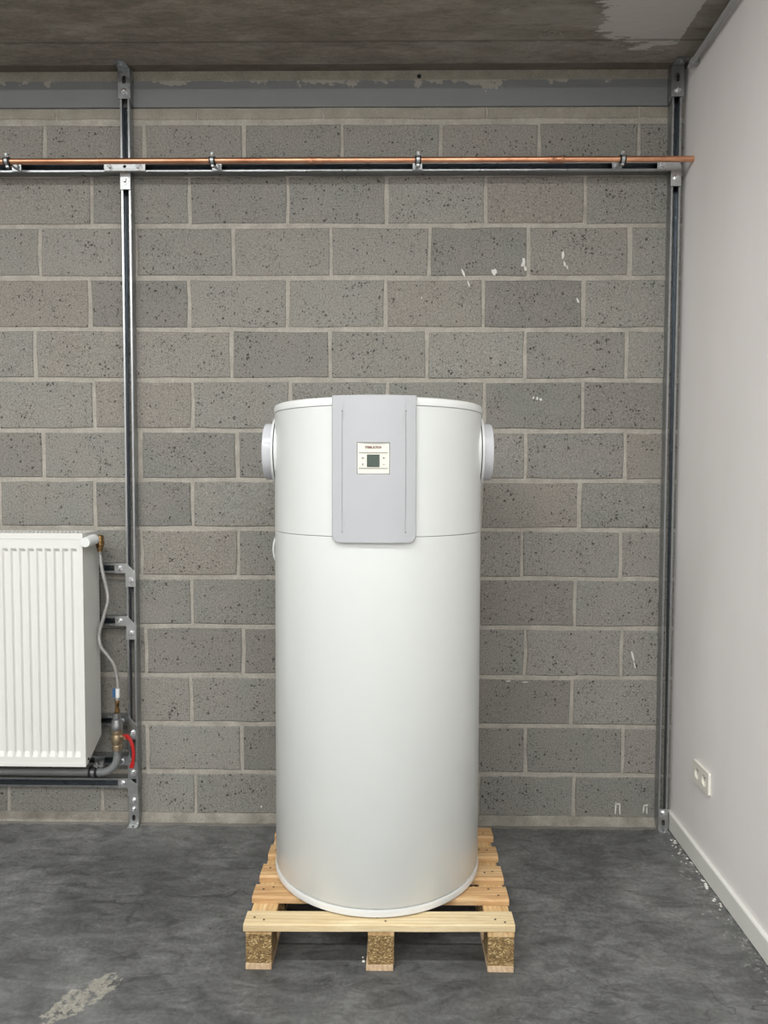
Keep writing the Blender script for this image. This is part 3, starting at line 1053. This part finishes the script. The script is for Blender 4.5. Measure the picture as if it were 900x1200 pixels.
# ------------------------------------------------------------------ grey conduit on the right wall
def on_wall(y, d, z): return (RW(y) - d, y, z)
t = thing('conduit', on_wall(-0.12, 0.0, 3.045), 'grey plastic conduit under the ceiling along the plastered wall', 'conduit')
mb = MB()
mb.tube([on_wall(-0.115, 0.022, 3.043), on_wall(-0.14, 0.022, 3.043), on_wall(-1.2, 0.022, 3.046), on_wall(-3.0, 0.022, 3.05), on_wall(-5.0, 0.022, 3.05)], 0.0105, n=16)
mb.build('tube', M['pvc'], t)
for y in (-0.150, -1.15, -2.15):
    mb = MB()
    c = on_wall(y, 0.022, 3.0435)
    mb.lathe(on_wall(y - 0.008, 0.022, 3.0435), on_wall(y + 0.008, 0.022, 3.0435), [(0, 0.0108), (0, 0.0140), (0.016, 0.0140), (0.016, 0.0108)], n=18, cap=False)
    mb.box(c[0] + 0.004, c[0] + 0.0205, y - 0.008, y + 0.008, 3.030, 3.057)
    mb.build('saddle_clip', M['pvc'], t)

# ------------------------------------------------------------------ double socket
ang = math.atan(0.0277)
sy0, sy1, sz0, sz1 = -0.268, -0.414, 0.309, 0.392
t = thing('wall_socket', on_wall((sy0 + sy1) / 2, 0.0, 0.309), 'cream double wall socket above the skirting board', 'socket')
sf = lambda u, v, w: (RW(u) - 0.0006 - w, u, v)
cy1, cy2, cz = sy0 + (sy1 - sy0) * 0.27, sy0 + (sy1 - sy0) * 0.73, (sz0 + sz1) / 2
rc = 0.006
rr_out = []
for (cx_, cz_, a0) in ((sy1 + rc, sz0 + rc, math.pi), (sy0 - rc, sz0 + rc, 1.5 * math.pi), (sy0 - rc, sz1 - rc, 0), (sy1 + rc, sz1 - rc, 0.5 * math.pi)):
    for i in range(4):
        a = a0 + math.pi / 2 * i / 3
        rr_out.append((cx_ + rc * math.cos(a), cz_ + rc * math.sin(a)))
mb = MB(); mb.plate(rr_out, [circ(cy1, cz, 0.0205, 24), circ(cy2, cz, 0.0205, 24)], 0.010, sf)
mb.build('plate', M['socket'], t, bevel=0.0015)
for cy_ in (cy1, cy2):
    mb = MB()
    mb.lathe(sf(cy_, cz, 0.0005), sf(cy_, cz, 1.0), [(0, 0.0200), (0.0015, 0.0200)], n=24)
    w = mb.build('socket_well', M['socket'], t)
    mb = MB()
    for s_ in (-0.0095, 0.0095):
        mb.cyl(sf(cy_ + s_, cz - 0.002, 0.0018), sf(cy_ + s_, cz - 0.002, 0.0026), 0.0028, n=10)
    mb.build('contact_hole', M['dark'], w, origin=WORLD[t.name])
    mb = MB(); mb.cyl(sf(cy_, cz + 0.011, 0.0018), sf(cy_, cz + 0.011, 0.0095), 0.0024, n=10)
    mb.build('earth_pin', M['galv_bright'], w, origin=WORLD[t.name])

# ------------------------------------------------------------------ panel radiator
RXR = -1.1975                 # right-hand side
RF, RB = -0.234, -0.082
RZ0, RZ1 = 0.3265, 1.2380
RXL = -1.905
t = thing('radiator', ((RXL + RXR) / 2, RB, RZ0), 'white ribbed panel radiator hung beside the left upright', 'radiator')
mb = MB()
pitch = 0.03335
xs = [RXL]
first = RXR - 0.031
n_r = int((first - RXL - 0.02) / pitch)
cols = []   # (x, recess depth factor)
cols.append((RXR - 0.0015, 0.0)); cols.append((RXR - 0.0075, 0.0))
for i in range(n_r):
    c = RXR - 0.0335 - i * pitch
    cols += [(c + 0.0130, 0.0), (c + 0.0085, 1.0), (c - 0.0085, 1.0), (c - 0.0130, 0.0)]
cols.append((RXL, 0.0))
zr = [(RZ0, 0), (0.363, 0), (0.383, 1), (1.168, 1), (1.180, 0), (RZ1 - 0.004, 0)]
vs = []
for z, a in zr:
    for x, r in cols:
        vs.append((x, RF + 0.0095 * a * r, z))
nc = len(cols)
fs = [(j * nc + i, j * nc + i + 1, (j + 1) * nc + i + 1, (j + 1) * nc + i) for j in range(len(zr) - 1) for i in range(nc - 1)]
mb.add(vs, fs)
mb.box(RXL, RXR - 0.0015, RF + 0.0098, RF + 0.014, RZ0, RZ1 - 0.004)
mb.add([(RXR - 0.0015, RF, RZ0), (RXR - 0.0015, RF + 0.012, RZ0), (RXR - 0.0015, RF + 0.012, RZ1 - 0.004), (RXR - 0.0015, RF, RZ1 - 0.004)], [(0, 1, 2, 3)])
mb.add([(RXR - 0.0015, RF, RZ0), (RXR - 0.0015, RF + 0.012, RZ0), (RXL, RF + 0.012, RZ0), (RXL, RF, RZ0)], [(0, 1, 2, 3)])
mb.build('front_panel', M['rad'], t)
# raised frame round the ribbed field
mb = MB()
mb.plate([(RXL, RZ0 - 0.001), (RXR + 0.0005, RZ0 - 0.001), (RXR + 0.0005, RZ1), (RXL, RZ1)], [[(RXL + 0.002, RZ0 + 0.014), (RXR - 0.010, RZ0 + 0.014), (RXR - 0.010, RZ1 - 0.022), (RXL + 0.002, RZ1 - 0.022)]], 0.0018,
         lambda u, v, w: (u, RF - w, v))
mb.build('panel_rim', M['rad'], t, bevel=0.0006)
mb = MB()
mb.plate([(RF + 0.001, RZ0 + 0.0), (RF + 0.022, RZ0 + 0.006), (RB, RZ0 + 0.072), (RB, RZ1 + 0.001), (RF + 0.001, RZ1 + 0.001)], [], 0.0015,
         lambda u, v, w: (RXR - w, u, v))
mb.build('side_panel', M['rad'], t, bevel=0.0005)
mb = MB()
hs = []
x = RXL + 0.02
while x < RXR - 0.03:
    for yy in (RF + 0.022, RF + 0.056, RF + 0.090, RF + 0.124):
        hs.append([(x, yy), (x + 0.011, yy), (x + 0.011, yy + 0.024), (x, yy + 0.024)])
    x += 0.016
mb.plate([(RXL, RF + 0.006), (RXR - 0.001, RF + 0.006), (RXR - 0.001, RB), (RXL, RB)], hs, 0.0012, lambda u, v, w: (u, v, RZ1 + 0.0005 - w))
mb.build('top_grille', M['rad'], t)
mb = MB(); mb.box(RXL, RXR - 0.003, RB - 0.012, RB, RZ0 + 0.07, RZ1 - 0.003)
mb.build('rear_panel', M['rad'], t)
mb = MB(); mb.lathe((RXR - 0.001, RF + 0.022, 0.3485), (RXR + 0.006, RF + 0.022, 0.3485), [(0, 0.0055), (0.005, 0.0055), (0.006, 0.003)], n=14)
mb.build('air_plug', M['dark'], t)
# wall hooks resting on the channels
for z in (1.081, 0.443):
    for x in (-1.33, -1.78):
        mb = MB(); mb.box(x - 0.02, x + 0.02, RB + 0.0003, YP - 0.0003, z - 0.018, z + 0.018)
        mb.build('hanging_bracket', M['galv'], t)

# thermostatic head, elbow, braided hose
t = thing('thermostatic_valve', (-1.170, -0.155, 1.20), 'white round radiator valve knob with brass elbow at the radiator top corner', 'valve')
mb = MB()
mb.lathe((-1.1745, -0.178, 1.2120), (-1.1755, -0.262, 1.2055), [(0, 0.0165), (0.003, 0.0205), (0.030, 0.0215), (0.034, 0.0200), (0.050, 0.0198), (0.079, 0.0196), (0.084, 0.0176)], n=28)
mb.build('knob', M['knob'], t)
mb = MB()
mb.lathe((-1.1740, -0.135, 1.2130), (-1.1745, -0.179, 1.2120), [(0, 0.010), (0.012, 0.012), (0.014, 0.0145), (0.030, 0.0145), (0.032, 0.011), (0.044, 0.011)], n=12)
mb.lathe((-1.1955, -0.148, 1.208), (-1.160, -0.148, 1.208), [(0, 0.012), (0.010, 0.012), (0.011, 0.010), (0.034, 0.0125), (0.036, 0.010)], n=12)
mb.lathe((-1.1655, -0.148, 1.226), (-1.1660, -0.148, 1.160), [(0, 0.011), (0.003, 0.0145), (0.022, 0.0160), (0.026, 0.0175), (0.040, 0.0175), (0.042, 0.0140), (0.052, 0.0135), (0.054, 0.0100), (0.066, 0.0095)], n=14)
mb.build('brass_elbow', M['brass'], t)

hp = [(-1.1665, -0.145, 1.150), (-1.160, -0.142, 1.085), (-1.147, -0.132, 1.009), (-1.144, -0.130, 0.957), (-1.161, -0.130, 0.898), (-1.180, -0.130, 0.829),
      (-1.176, -0.130, 0.778), (-1.152, -0.120, 0.737), (-1.129, -0.110, 0.693), (-1.1205, -0.102, 0.631), (-1.1210, -0.100, 0.568), (-1.1245, -0.100, 0.530)]
t = thing('braided_hose', hp[-1], 'thin braided steel hose curling down between radiator and left upright', 'hose')
mb = MB(); mb.tube(bez(hp, 8), 0.0072, n=12)
mb.build('braid', M['braid'], t)
mb = MB(); mb.lathe((-1.1664, -0.145, 1.164), (-1.1655, -0.1448, 1.132), [(0, 0.0080), (0.014, 0.0080), (0.016, 0.0068), (0.032, 0.0068)], n=14)
mb.build('ferrule', M['galv_bright'], t)
mb = MB(); mb.lathe((-1.1222, -0.100, 0.548), (-1.1250, -0.100, 0.497), [(0, 0.0085), (0.020, 0.0085), (0.022, 0.0075), (0.034, 0.0075), (0.036, 0.0100), (0.050, 0.0100)], n=12)
mb.build('ferrule', M['brass'], t)
mb = MB()
mb.lathe((-1.1205, -0.100, 0.597), (-1.1208, -0.100, 0.560), [(0, 0.0086), (0.037, 0.0086)], n=14)
mb.build('white_sleeve', M['knob'], t)
mb = MB(); mb.box(-1.142, -1.1275, -0.1012, -0.0998, 0.560, 0.596)
mb.build('blue_tag', M['blue'], t)

# ball valve with red lever
vx, vy = -1.1265, -0.100
t = thing('ball_valve', (vx, vy, 0.335), 'brass ball valve with red lever at the foot of the hose', 'valve')
mb = MB()
mb.lathe((vx, vy, 0.342), (vx, vy, 0.425), [(0, 0.0180), (0.003, 0.0205), (0.020, 0.0205), (0.023, 0.0175), (0.028, 0.0190), (0.040, 0.0235), (0.055, 0.0235), (0.066, 0.0205), (0.070, 0.0225), (0.083, 0.0225)], n=16)
mb.build('body', M['brass_dull'], t)
mb = MB()
mb.lathe((vx, vy, 0.425), (vx, vy, 0.500), [(0, 0.0205), (0.004, 0.0235), (0.018, 0.0240), (0.030, 0.0215), (0.044, 0.0190), (0.047, 0.0150), (0.056, 0.0160), (0.070, 0.0150), (0.072, 0.0090)], n=20)
mb.build('union', M['galv'], t)
mb = MB()
mb.lathe((vx + 0.020, vy - 0.006, 0.400), (vx + 0.050, vy - 0.018, 0.400), [(0, 0.0085), (0.014, 0.0085), (0.015, 0.0060), (0.030, 0.0060)], n=12)
mb.build('spindle', M['brass_dull'], t)
mb = MB()
lp = bez([(-1.093, -0.118, 0.402), (-1.073, -0.128, 0.407), (-1.059, -0.134, 0.398), (-1.048, -0.138, 0.372), (-1.044, -0.140, 0.340), (-1.048, -0.140, 0.308), (-1.054, -0.140, 0.284)], 5)
w_ = len(lp)
ring = []
for i, p in enumerate(lp):
    tt = (lp[min(i + 1, w_ - 1)] - lp[max(i - 1, 0)]).normalized()
    nrm = Vector((tt.z, 0, -tt.x)).normalized()
    hw = 0.0105 if i < 7 else (0.0062 if i < w_ - 5 else 0.0085)
    for sx, sy_ in ((-1, -1), (1, -1), (1, 1), (-1, 1)):
        ring.append(p + nrm * hw * sx + Vector((0, 0.004 * sy_, 0)))
fs = []
for i in range(w_ - 1):
    for k in range(4):
        fs.append((i * 4 + k, i * 4 + (k + 1) % 4, (i + 1) * 4 + (k + 1) % 4, (i + 1) * 4 + k))
mb.add(ring, fs + [(0, 1, 2, 3), ((w_ - 1) * 4 + 3, (w_ - 1) * 4 + 2, (w_ - 1) * 4 + 1, (w_ - 1) * 4)])
lev = mb.build('lever', M['red'], t, bevel=0.0012)
mb = MB(); mb.lathe((-1.083, -0.121, 0.402), (-1.083, -0.136, 0.402), [(0, 0.010), (0.004, 0.010), (0.006, 0.008)], n=6, smooth=False)
mb.build('lever_nut', M['brass_dull'], t)

# grey steel supply pipe with its elbow
GY = -0.100
gx = -1.193
pts = [(-2.3, GY, 0.251), (-1.9, GY, 0.251), (-1.5, GY, 0.2505), (-1.24, GY, 0.250), (gx, GY, 0.250)]
for i in range(1, 10):
    a = math.pi / 2 * i / 9
    pts.append((gx + 0.0665 * math.sin(a), GY, 0.250 + 0.0665 * (1 - math.cos(a))))
pts.append((vx, GY, 0.345))
t = thing('supply_pipe', (-1.7, GY, 0.235), 'grey steel pipe under the radiator bending up to the brass valve', 'pipe')
mb = MB(); mb.tube(pts, 0.0152, n=20)
mb.build('pipe', M['pipe_grey'], t)
mb = MB(); mb.lathe((gx - 0.010, GY, 0.250), (gx + 0.004, GY, 0.250), [(0, 0.0155), (0, 0.0175), (0.014, 0.0175), (0.014, 0.0155)], n=20, cap=False)
mb.build('socket_collar', M['pipe_grey'], t)
mb = MB(); mb.lathe((vx, GY, 0.328), (vx, GY, 0.345), [(0, 0.0155), (0, 0.0185), (0.017, 0.0185)], n=20)
mb.build('socket_collar', M['galv'], t)


def rubber_clamp(x, label):
    t = thing('pipe_clamp', (x, YP, 0.25), label, 'clamp')
    mb = MB()
    for dx in (-0.014, 0.010):
        mb.lathe((x + dx - 0.004, GY, 0.2505), (x + dx + 0.004, GY, 0.2505), [(0, 0.0156), (0, 0.0225), (0.008, 0.0225), (0.008, 0.0156)], n=22, cap=False)
    mb.build('rubber_liner', M['rubber'], t)
    mb = MB(); mb.lathe((x - 0.010, GY, 0.2505), (x + 0.006, GY, 0.2505), [(0, 0.0156), (0, 0.0195), (0.016, 0.0195), (0.016, 0.0156)], n=22, cap=False)
    mb.build('band', M['galv'], t)
    mb = MB(); mb.cyl((x + 0.012, GY - 0.004, 0.292), (x + 0.012, GY - 0.004, 0.268), 0.006, n=8)
    mb.box(x + 0.0, x + 0.036, GY - 0.004, GY + 0.016, 0.272, 0.282)
    mb.cyl((x + 0.030, GY + 0.004, 0.296), (x + 0.030, GY + 0.004, 0.272), 0.007, n=6)
    mb.build('screw', M['galv_bright'], t)
    mb = MB(); mb.cyl((x, GY + 0.018, 0.262), (x, YP - 0.0045, 0.268), 0.005, n=10)
    mb.box(x - 0.02, x + 0.02, YP - 0.0045, YP - 0.0003, 0.258, 0.295)
    mb.build('stud', M['galv'], t)


rubber_clamp(-1.222, 'black rubber-lined clamp on the grey pipe under the radiator corner')

# ------------------------------------------------------------------ pallet
t = thing('pallet', (-0.037, -0.62, 0.0), 'light pine pallet with chipboard blocks under the water heater', 'pallet')
X0, X1 = -0.436, 0.361
zt = 0.144
deck = [(-0.929, -0.859, 'pine'), (-0.792, -0.716, 'pine2'), (-0.676, -0.592, 'pine2'), (-0.536, -0.462, 'pine2'), (-0.398, -0.322, 'pine2')]
jx = [(-0.002, 0.0), (-0.004, 0.003), (-0.002, 0.004), (0.002, 0.006), (0.002, 0.008)]


def board(name, x0, x1, y0, y1, z0, z1, mat, parent, ch=0.004, axis='X', rot=0.0):
    """sawn board with waney chamfered edges"""
    mb = MB()
    if axis == 'X':
        prof = [(y0, z0), (y1, z0), (y1, z1 - ch), (y1 - ch, z1), (y0 + ch, z1), (y0, z1 - ch)]
        segs = 6
        rings = []
        for i in range(segs + 1):
            x = x0 + (x1 - x0) * i / segs
            w = 0.0 if i in (0, segs) else random.uniform(-0.0012, 0.0012)
            cc = 0.8 if i in (0, segs) else 1
            rings += [(x, y + w + (x - (x0 + x1) / 2) * rot, z) for y, z in prof]
    else:
        prof = [(x0, z0), (x1, z0), (x1, z1 - ch), (x1 - ch, z1), (x0 + ch, z1), (x0, z1 - ch)]
        segs = 4
        rings = []
        for i in range(segs + 1):
            y = y0 + (y1 - y0) * i / segs
            w = 0.0 if i in (0, segs) else random.uniform(-0.001, 0.001)
            rings += [(x + w, y, z) for x, z in prof]
    k = 6
    fs = [tuple(range(k))[::-1], tuple(range(segs * k, segs * k + k))]
    for i in range(segs):
        for j in range(k):
            fs.append((i * k + j, i * k + (j + 1) % k, (i + 1) * k + (j + 1) % k, (i + 1) * k + j))
    mb.add(rings, fs)
    return mb.build(name, M[mat], parent, bevel=0.0008)


NAIL = None
for i, (y0, y1, mt) in enumerate(deck):
    b_o = board('deck_board', X0 + jx[i][0], X1 + jx[i][1], y0, y1, zt - 0.021, zt, mt, t, ch=0.0025 if i == 0 else 0.006, rot=0.015 if i == 0 else 0.0)
    for xc in (X0 + 0.025, X0 + 0.055, -0.045, -0.020, X1 - 0.055, X1 - 0.028):
        yn = (y0 + y1) / 2 + random.uniform(-0.018, 0.018)
        if NAIL is None:
            mbn = MB(); mbn.lathe((0, 0, 0), (0, 0, 1), [(0, 0.0036), (0.0008, 0.0036), (0.0010, 0.0028)], n=8)
            no = mbn.build('nail', M['nail']); NAIL = no.data; bpy.data.objects.remove(no)
        no = bpy.data.objects.new('nail', NAIL); COL.objects.link(no); no.parent = b_o
        no.location = Vector((xc, yn, zt - 0.0002)) - WORLD[b_o.name]
cols_x = [(X0 + 0.002, X0 + 0.080), (-0.072, 0.006), (X1 - 0.080, X1 - 0.002)]
for i, (xa, xb) in enumerate(cols_x):
    board('stringer', xa, xb, -0.922, -0.326, zt - 0.0375, zt - 0.0213, 'pine_y', t, ch=0.001, axis='Y')
    for ya, yb in ((-0.922, -0.822), (-0.675, -0.575), (-0.426, -0.326)):
        mb = MB(); mb.box(xa + 0.0005, xb - 0.0005, ya + 0.001, yb - 0.001, 0.0183, zt - 0.0377)
        mb.build('spacer_block', M['chipwood'], t, bevel=0.0015)
    board('base_board', xa - (0.005 if i == 1 else 0), xb - (0.003 if i == 1 else 0.001), -0.923, -0.325, 0.0003, 0.018, 'pine_b', t, ch=0.0015, axis='Y')

# ------------------------------------------------------------------ heat-pump water heater
CX, CY, R = -0.0535, -0.5575, 0.3435
ZB, ZS, ZL, ZT = 0.1458, 1.2815, 1.6640, 1.6900
t = thing('water_heater', (CX, CY, ZB), 'tall white cylindrical water heater with grey control cover, standing on the pallet', 'water heater')
NS = 128


def ringz(prof, n=NS, cap=True):
    mb = MB(); mb.lathe((CX, CY, 0), (CX, CY, 1), prof, n=n, cap=cap)
    return mb


ringz([(ZB, R - 0.02), (ZB, R - 0.004), (ZB + 0.004, R + 0.0015), (ZB + 0.017, R + 0.0025), (ZB + 0.023, R + 0.0015), (ZB + 0.024, R - 0.007)]).build('base_ring', M['enamel_plastic'], t)
ringz([(ZB + 0.0225, R - 0.0065), (ZB + 0.0280, R - 0.0065), (ZB + 0.0285, R - 0.001), (ZB + 0.0305, R), (ZS - 0.0016, R), (ZS - 0.0004, R - 0.0015)]).build('tank_casing', M['enamel'], t)
ringz([(ZS - 0.003, R - 0.004), (ZS + 0.003, R - 0.004)]).build('seam_gap', M['lcd_frame'], t)
ringz([(ZS + 0.0008, R - 0.0015), (ZS + 0.0018, R), (ZL - 0.0014, R), (ZL - 0.0004, R - 0.001)]).build('upper_casing', M['enamel'], t)
ringz([(ZL - 0.002, R - 0.003), (ZL + 0.002, R - 0.003)]).build('seam_gap', M['duct'], t)
ringz([(ZL + 0.0010, R - 0.001), (ZL + 0.0020, R + 0.0012), (ZT - 0.008, R + 0.0012), (ZT - 0.003, R - 0.0015), (ZT, R - 0.008), (ZT + 0.001, R - 0.05)]).build('lid', M['enamel_plastic'], t)

# curved light-grey cover with two grooves and a recessed panel window
HW = 0.1225
RO, RI = R + 0.0125, R + 0.0006
xcov = -0.0045       # cover centre relative to the tank axis
zc0, zc1 = 1.2665, 1.6925
pcx = -0.0595 - CX - xcov     # panel centre relative to the cover centre
PW, PH0, PH1 = 0.0475, 1.4655, 1.5560
us = sorted(set([-HW, -HW + 0.002, -0.0935, -0.0920, -0.0905, 0.0905, 0.0920, 0.0935, HW - 0.002, HW, pcx - PW, pcx + PW] + [-HW + 2 * HW * i / 18 for i in range(1, 18)]))
us2 = []
for u in us:
    if us2 and abs(u - us2[-1]) < 0.0009 and u not in (-0.0935, -0.0920, -0.0905, 0.0905, 0.0920, 0.0935, pcx - PW, pcx + PW):
        continue
    us2.append(u)
us = us2
cr = 0.020
zs = [zc0 + cr * (1 - math.cos(math.pi / 2 * i / 8)) for i in range(9)] + [1.300, 1.304, 1.36, 1.41, PH0, PH1, 1.60, 1.640, 1.644, 1.680, 1.6895, zc1]


def hw_at(z):
    if z < zc0 + cr:
        d = (zc0 + cr - z)
        return HW - cr + math.sqrt(max(0, cr * cr - d * d))
    return HW


def cov_pt(u, z, rad):
    x = xcov + u
    return (CX + x, CY - math.sqrt(rad * rad - x * x), z)


mb = MB()
outer = {}; inner = {}
vs = []
for j, z in enumerate(zs):
    s = hw_at(z) / HW
    for i, u in enumerate(us):
        uu = u * s
        rad = RO
        if i in (0, len(us) - 1): rad -= 0.0022
        if j == 0: rad -= 0.0022
        if z > 1.69: rad -= 0.004
        if abs(abs(u) - 0.0920) < 1e-5 and 1.301 < z < 1.642: rad -= 0.0022
        outer[i, j] = len(vs); vs.append(cov_pt(uu, z, rad))
for j, z in enumerate(zs):
    s = hw_at(z) / HW
    for i, u in enumerate(us):
        inner[i, j] = len(vs); vs.append(cov_pt(u * s, z, RI))
fs = []
nu, nz = len(us), len(zs)
for j in range(nz - 1):
    for i in range(nu - 1):
        in_panel = us[i] >= pcx - PW - 1e-6 and us[i + 1] <= pcx + PW + 1e-6 and zs[j] >= PH0 - 1e-6 and zs[j + 1] <= PH1 + 1e-6
        if in_panel: continue
        fs.append((outer[i, j], outer[i + 1, j], outer[i + 1, j + 1], outer[i, j + 1]))
        fs.append((inner[i, j], inner[i, j + 1], inner[i + 1, j + 1], inner[i + 1, j]))
for j in range(nz - 1):
    for i in (0, nu - 1):
        fs.append((outer[i, j], outer[i, j + 1], inner[i, j + 1], inner[i, j]))
for i in range(nu - 1):
    for j in (0, nz - 1):
        fs.append((outer[i, j], outer[i + 1, j], inner[i + 1, j], inner[i, j]))
ia = min(range(nu), key=lambda i: abs(us[i] - (pcx - PW))); ib = min(range(nu), key=lambda i: abs(us[i] - (pcx + PW)))
ja = zs.index(PH0); jb = zs.index(PH1)
for j in range(ja, jb):
    for i in (ia, ib):
        fs.append((outer[i, j], outer[i, j + 1], inner[i, j + 1], inner[i, j]))
for i in range(ia, ib):
    for j in (ja, jb):
        fs.append((outer[i, j], outer[i + 1, j], inner[i + 1, j], inner[i, j]))
mb.add(vs, fs, True)
mb.build('control_cover', M['cover'], t)
# small end dots of the two grooves
for u in (-0.092, 0.092):
    for z in (1.297, 1.647):
        mb = MB()
        p = Vector(cov_pt(u, z, RO)); nrm = Vector((p.x - CX, p.y - CY, 0)).normalized()
        mb.cyl(p - nrm * 0.0005, p + nrm * 0.0004, 0.0022, n=10)
        mb.build('groove_stud', M['panel_line'], t)

# control panel: plate, screen, printed lines, writing
px0, px1 = CX + xcov + pcx - PW + 0.0012, CX + xcov + pcx + PW - 0.0012
pcX = (px0 + px1) / 2
PYf = CY - RO + 0.0045
mb = MB(); mb.box(px0, px1, PYf, PYf + 0.006, PH0 + 0.001, PH1 - 0.0008)
pn = mb.build('control_panel', M['panel'], t, bevel=0.0008)
so = WORLD[t.name]
kx = lambda px: pcX + (px - 437.4) * 0.002435      # panel drawn at true size from its centre
mb = MB(); mb.box(pcX - 0.0187, pcX + 0.0178, PYf - 0.0010, PYf + 0.001, 1.4855, 1.5215)
mb.build('screen_frame', M['lcd_frame'], pn, bevel=0.0004, origin=so)
mb = MB(); mb.box(pcX - 0.0168, pcX + 0.0160, PYf - 0.0014, PYf - 0.0009, 1.4872, 1.5185)
mb.build('screen', M['lcd'], pn, origin=so)
for z in (1.5262, 1.4815):
    mb = MB(); mb.box(pcX - 0.0425, pcX + 0.0420, PYf - 0.0004, PYf + 0.0004, z - 0.0011, z + 0.0011)
    mb.build('printed_line', M['panel_line'], pn, origin=so)


def text_obj(body, size, x, z, y, mat, parent, width=None, bold=0.0):
    cu = bpy.data.curves.new('lettering', 'FONT')
    cu.body = body; cu.size = size; cu.align_x = 'CENTER'; cu.align_y = 'CENTER'; cu.extrude = 0.0002; cu.offset = bold
    o = bpy.data.objects.new('lettering', cu); COL.objects.link(o)
    bpy.context.view_layer.update()
    me = bpy.data.meshes.new_from_object(o.evaluated_get(bpy.context.evaluated_depsgraph_get()))
    bpy.data.objects.remove(o)
    xs_ = [v.co.x for v in me.vertices]
    sx = (width / (max(xs_) - min(xs_))) if width else 1.0
    mid = (max(xs_) + min(xs_)) / 2
    org = WORLD[parent.name]
    for v in me.vertices:
        v.co = Vector((x + (v.co.x - mid) * sx, y - v.co.z, z + v.co.y)) - org
    me.materials.append(mat)
    o = bpy.data.objects.new('lettering', me); COL.objects.link(o); o.parent = parent
    WORLD[o.name] = org
    return o


tx = text_obj('STIEBEL ELTRON', 0.0092, pcX - 0.0005, 1.5420, PYf - 0.0004, M['panel_text'], pn, width=0.047, bold=0.0003)
for dx, dz, kind in ((-0.0305, 1.5125, 'up'), (-0.0305, 1.4935, 'down'), (0.0300, 1.5125, 'plus'), (0.0300, 1.4935, 'minus')):
    mb = MB()
    x, z = pcX + dx, dz
    f_ = lambda u, v, w: (u, PYf - 0.0006 + w, v)
    if kind == 'up': mb.plate([(x - 0.0026, z - 0.002), (x + 0.0026, z - 0.002), (x, z + 0.0025)], [], 0.0006, f_)
    if kind == 'down': mb.plate([(x - 0.0026, z + 0.002), (x, z - 0.0025), (x + 0.0026, z + 0.002)], [], 0.0006, f_)
    if kind == 'plus': mb.box(x - 0.0026, x + 0.0026, PYf - 0.0006, PYf, z - 0.0008, z + 0.0008); mb.box(x - 0.0008, x + 0.0008, PYf - 0.0006, PYf, z - 0.0026, z + 0.0026)
    if kind == 'minus': mb.box(x - 0.0026, x + 0.0026, PYf - 0.0006, PYf, z - 0.0006, z + 0.0006)
    kb = MB(); kb.lathe((x, PYf + 0.0005, z), (x, PYf - 1, z), [(0, 0.0052), (0.0007, 0.0052), (0.0010, 0.0047)], n=18)
    key = kb.build('key', M['panel'], pn, origin=so)
    g_ = mb.build('key_mark', M['glyph'], t, origin=so)
    g_.location = (0, -0.0007, 0)

# side air connections
for sg in (-1, 1):
    a = sg
    zc = 1.5415
    P0 = (CX, CY, zc); P1 = (CX + sg, CY, zc)
    mb = MB(); mb.lathe(P0, P1, [(0.295, 0.113), (0.334, 0.113)], n=64)
    mb.build('saddle', M['enamel_plastic'], t)
    mb = MB(); mb.lathe(P0, P1, [(0.3375, 0.108), (0.3375, 0.1150), (0.3435, 0.1150), (0.3445, 0.1140), (0.3445, 0.108)], n=64, cap=True)
    mb.build('flange', M['enamel_plastic'], t)
    mb = MB(); mb.lathe(P0, P1, [(0.3445, 0.0945), (0.372, 0.0938), (0.3755, 0.0925), (0.3765, 0.0905), (0.3765, 0.082), (0.375, 0.0805), (0.35, 0.080)], n=64, cap=True)
    mb.build('duct_collar', M['duct'], t)
# white cable looping out at the back left
mb = MB()
aL = math.radians(180 + 4)
cp = [(CX - R + 0.006, CY + 0.045, 1.262), (CX - R - 0.006, CY + 0.022, 1.250), (CX - R - 0.0125, CY + 0.014, 1.215), (CX - R - 0.008, CY + 0.020, 1.178), (CX - R + 0.006, CY + 0.040, 1.150)]
mb.tube(bez(cp, 6), 0.0034, n=10)
tag(mb.build('cable', M['enamel_plastic'], t), 'white cable loop at the left side')

# ------------------------------------------------------------------ ceiling battens (out of frame; the lights above)
proto = None
names = ['beside the left wall, front row', 'in the middle of the front row', 'nearest the plastered wall, front row',
         'beside the left wall, second row', 'in the middle of the second row', 'nearest the plastered wall, second row',
         'left one of the rear pair', 'right one of the rear pair']
for (bx_, by_, k_), nm in zip(BATTENS, names):
    if proto is None:
        r = thing('ceiling_light', (bx_, by_, CEIL_Z), 'white strip light ' + nm, 'light', 'strip lights on the ceiling')
        mb = MB(); mb.box(bx_ - 0.62, bx_ + 0.62, by_ - 0.05, by_ + 0.05, CEIL_Z - 0.055, CEIL_Z - 0.0005)
        mb.build('housing', M['housing'], r, bevel=0.004)
        proto = r
    else:
        r = proto.copy(); COL.objects.link(r); r.location = (bx_, by_, CEIL_Z)
        r['label'] = 'white strip light ' + nm
        for ch in list(proto.children):
            c = ch.copy(); COL.objects.link(c); c.parent = r
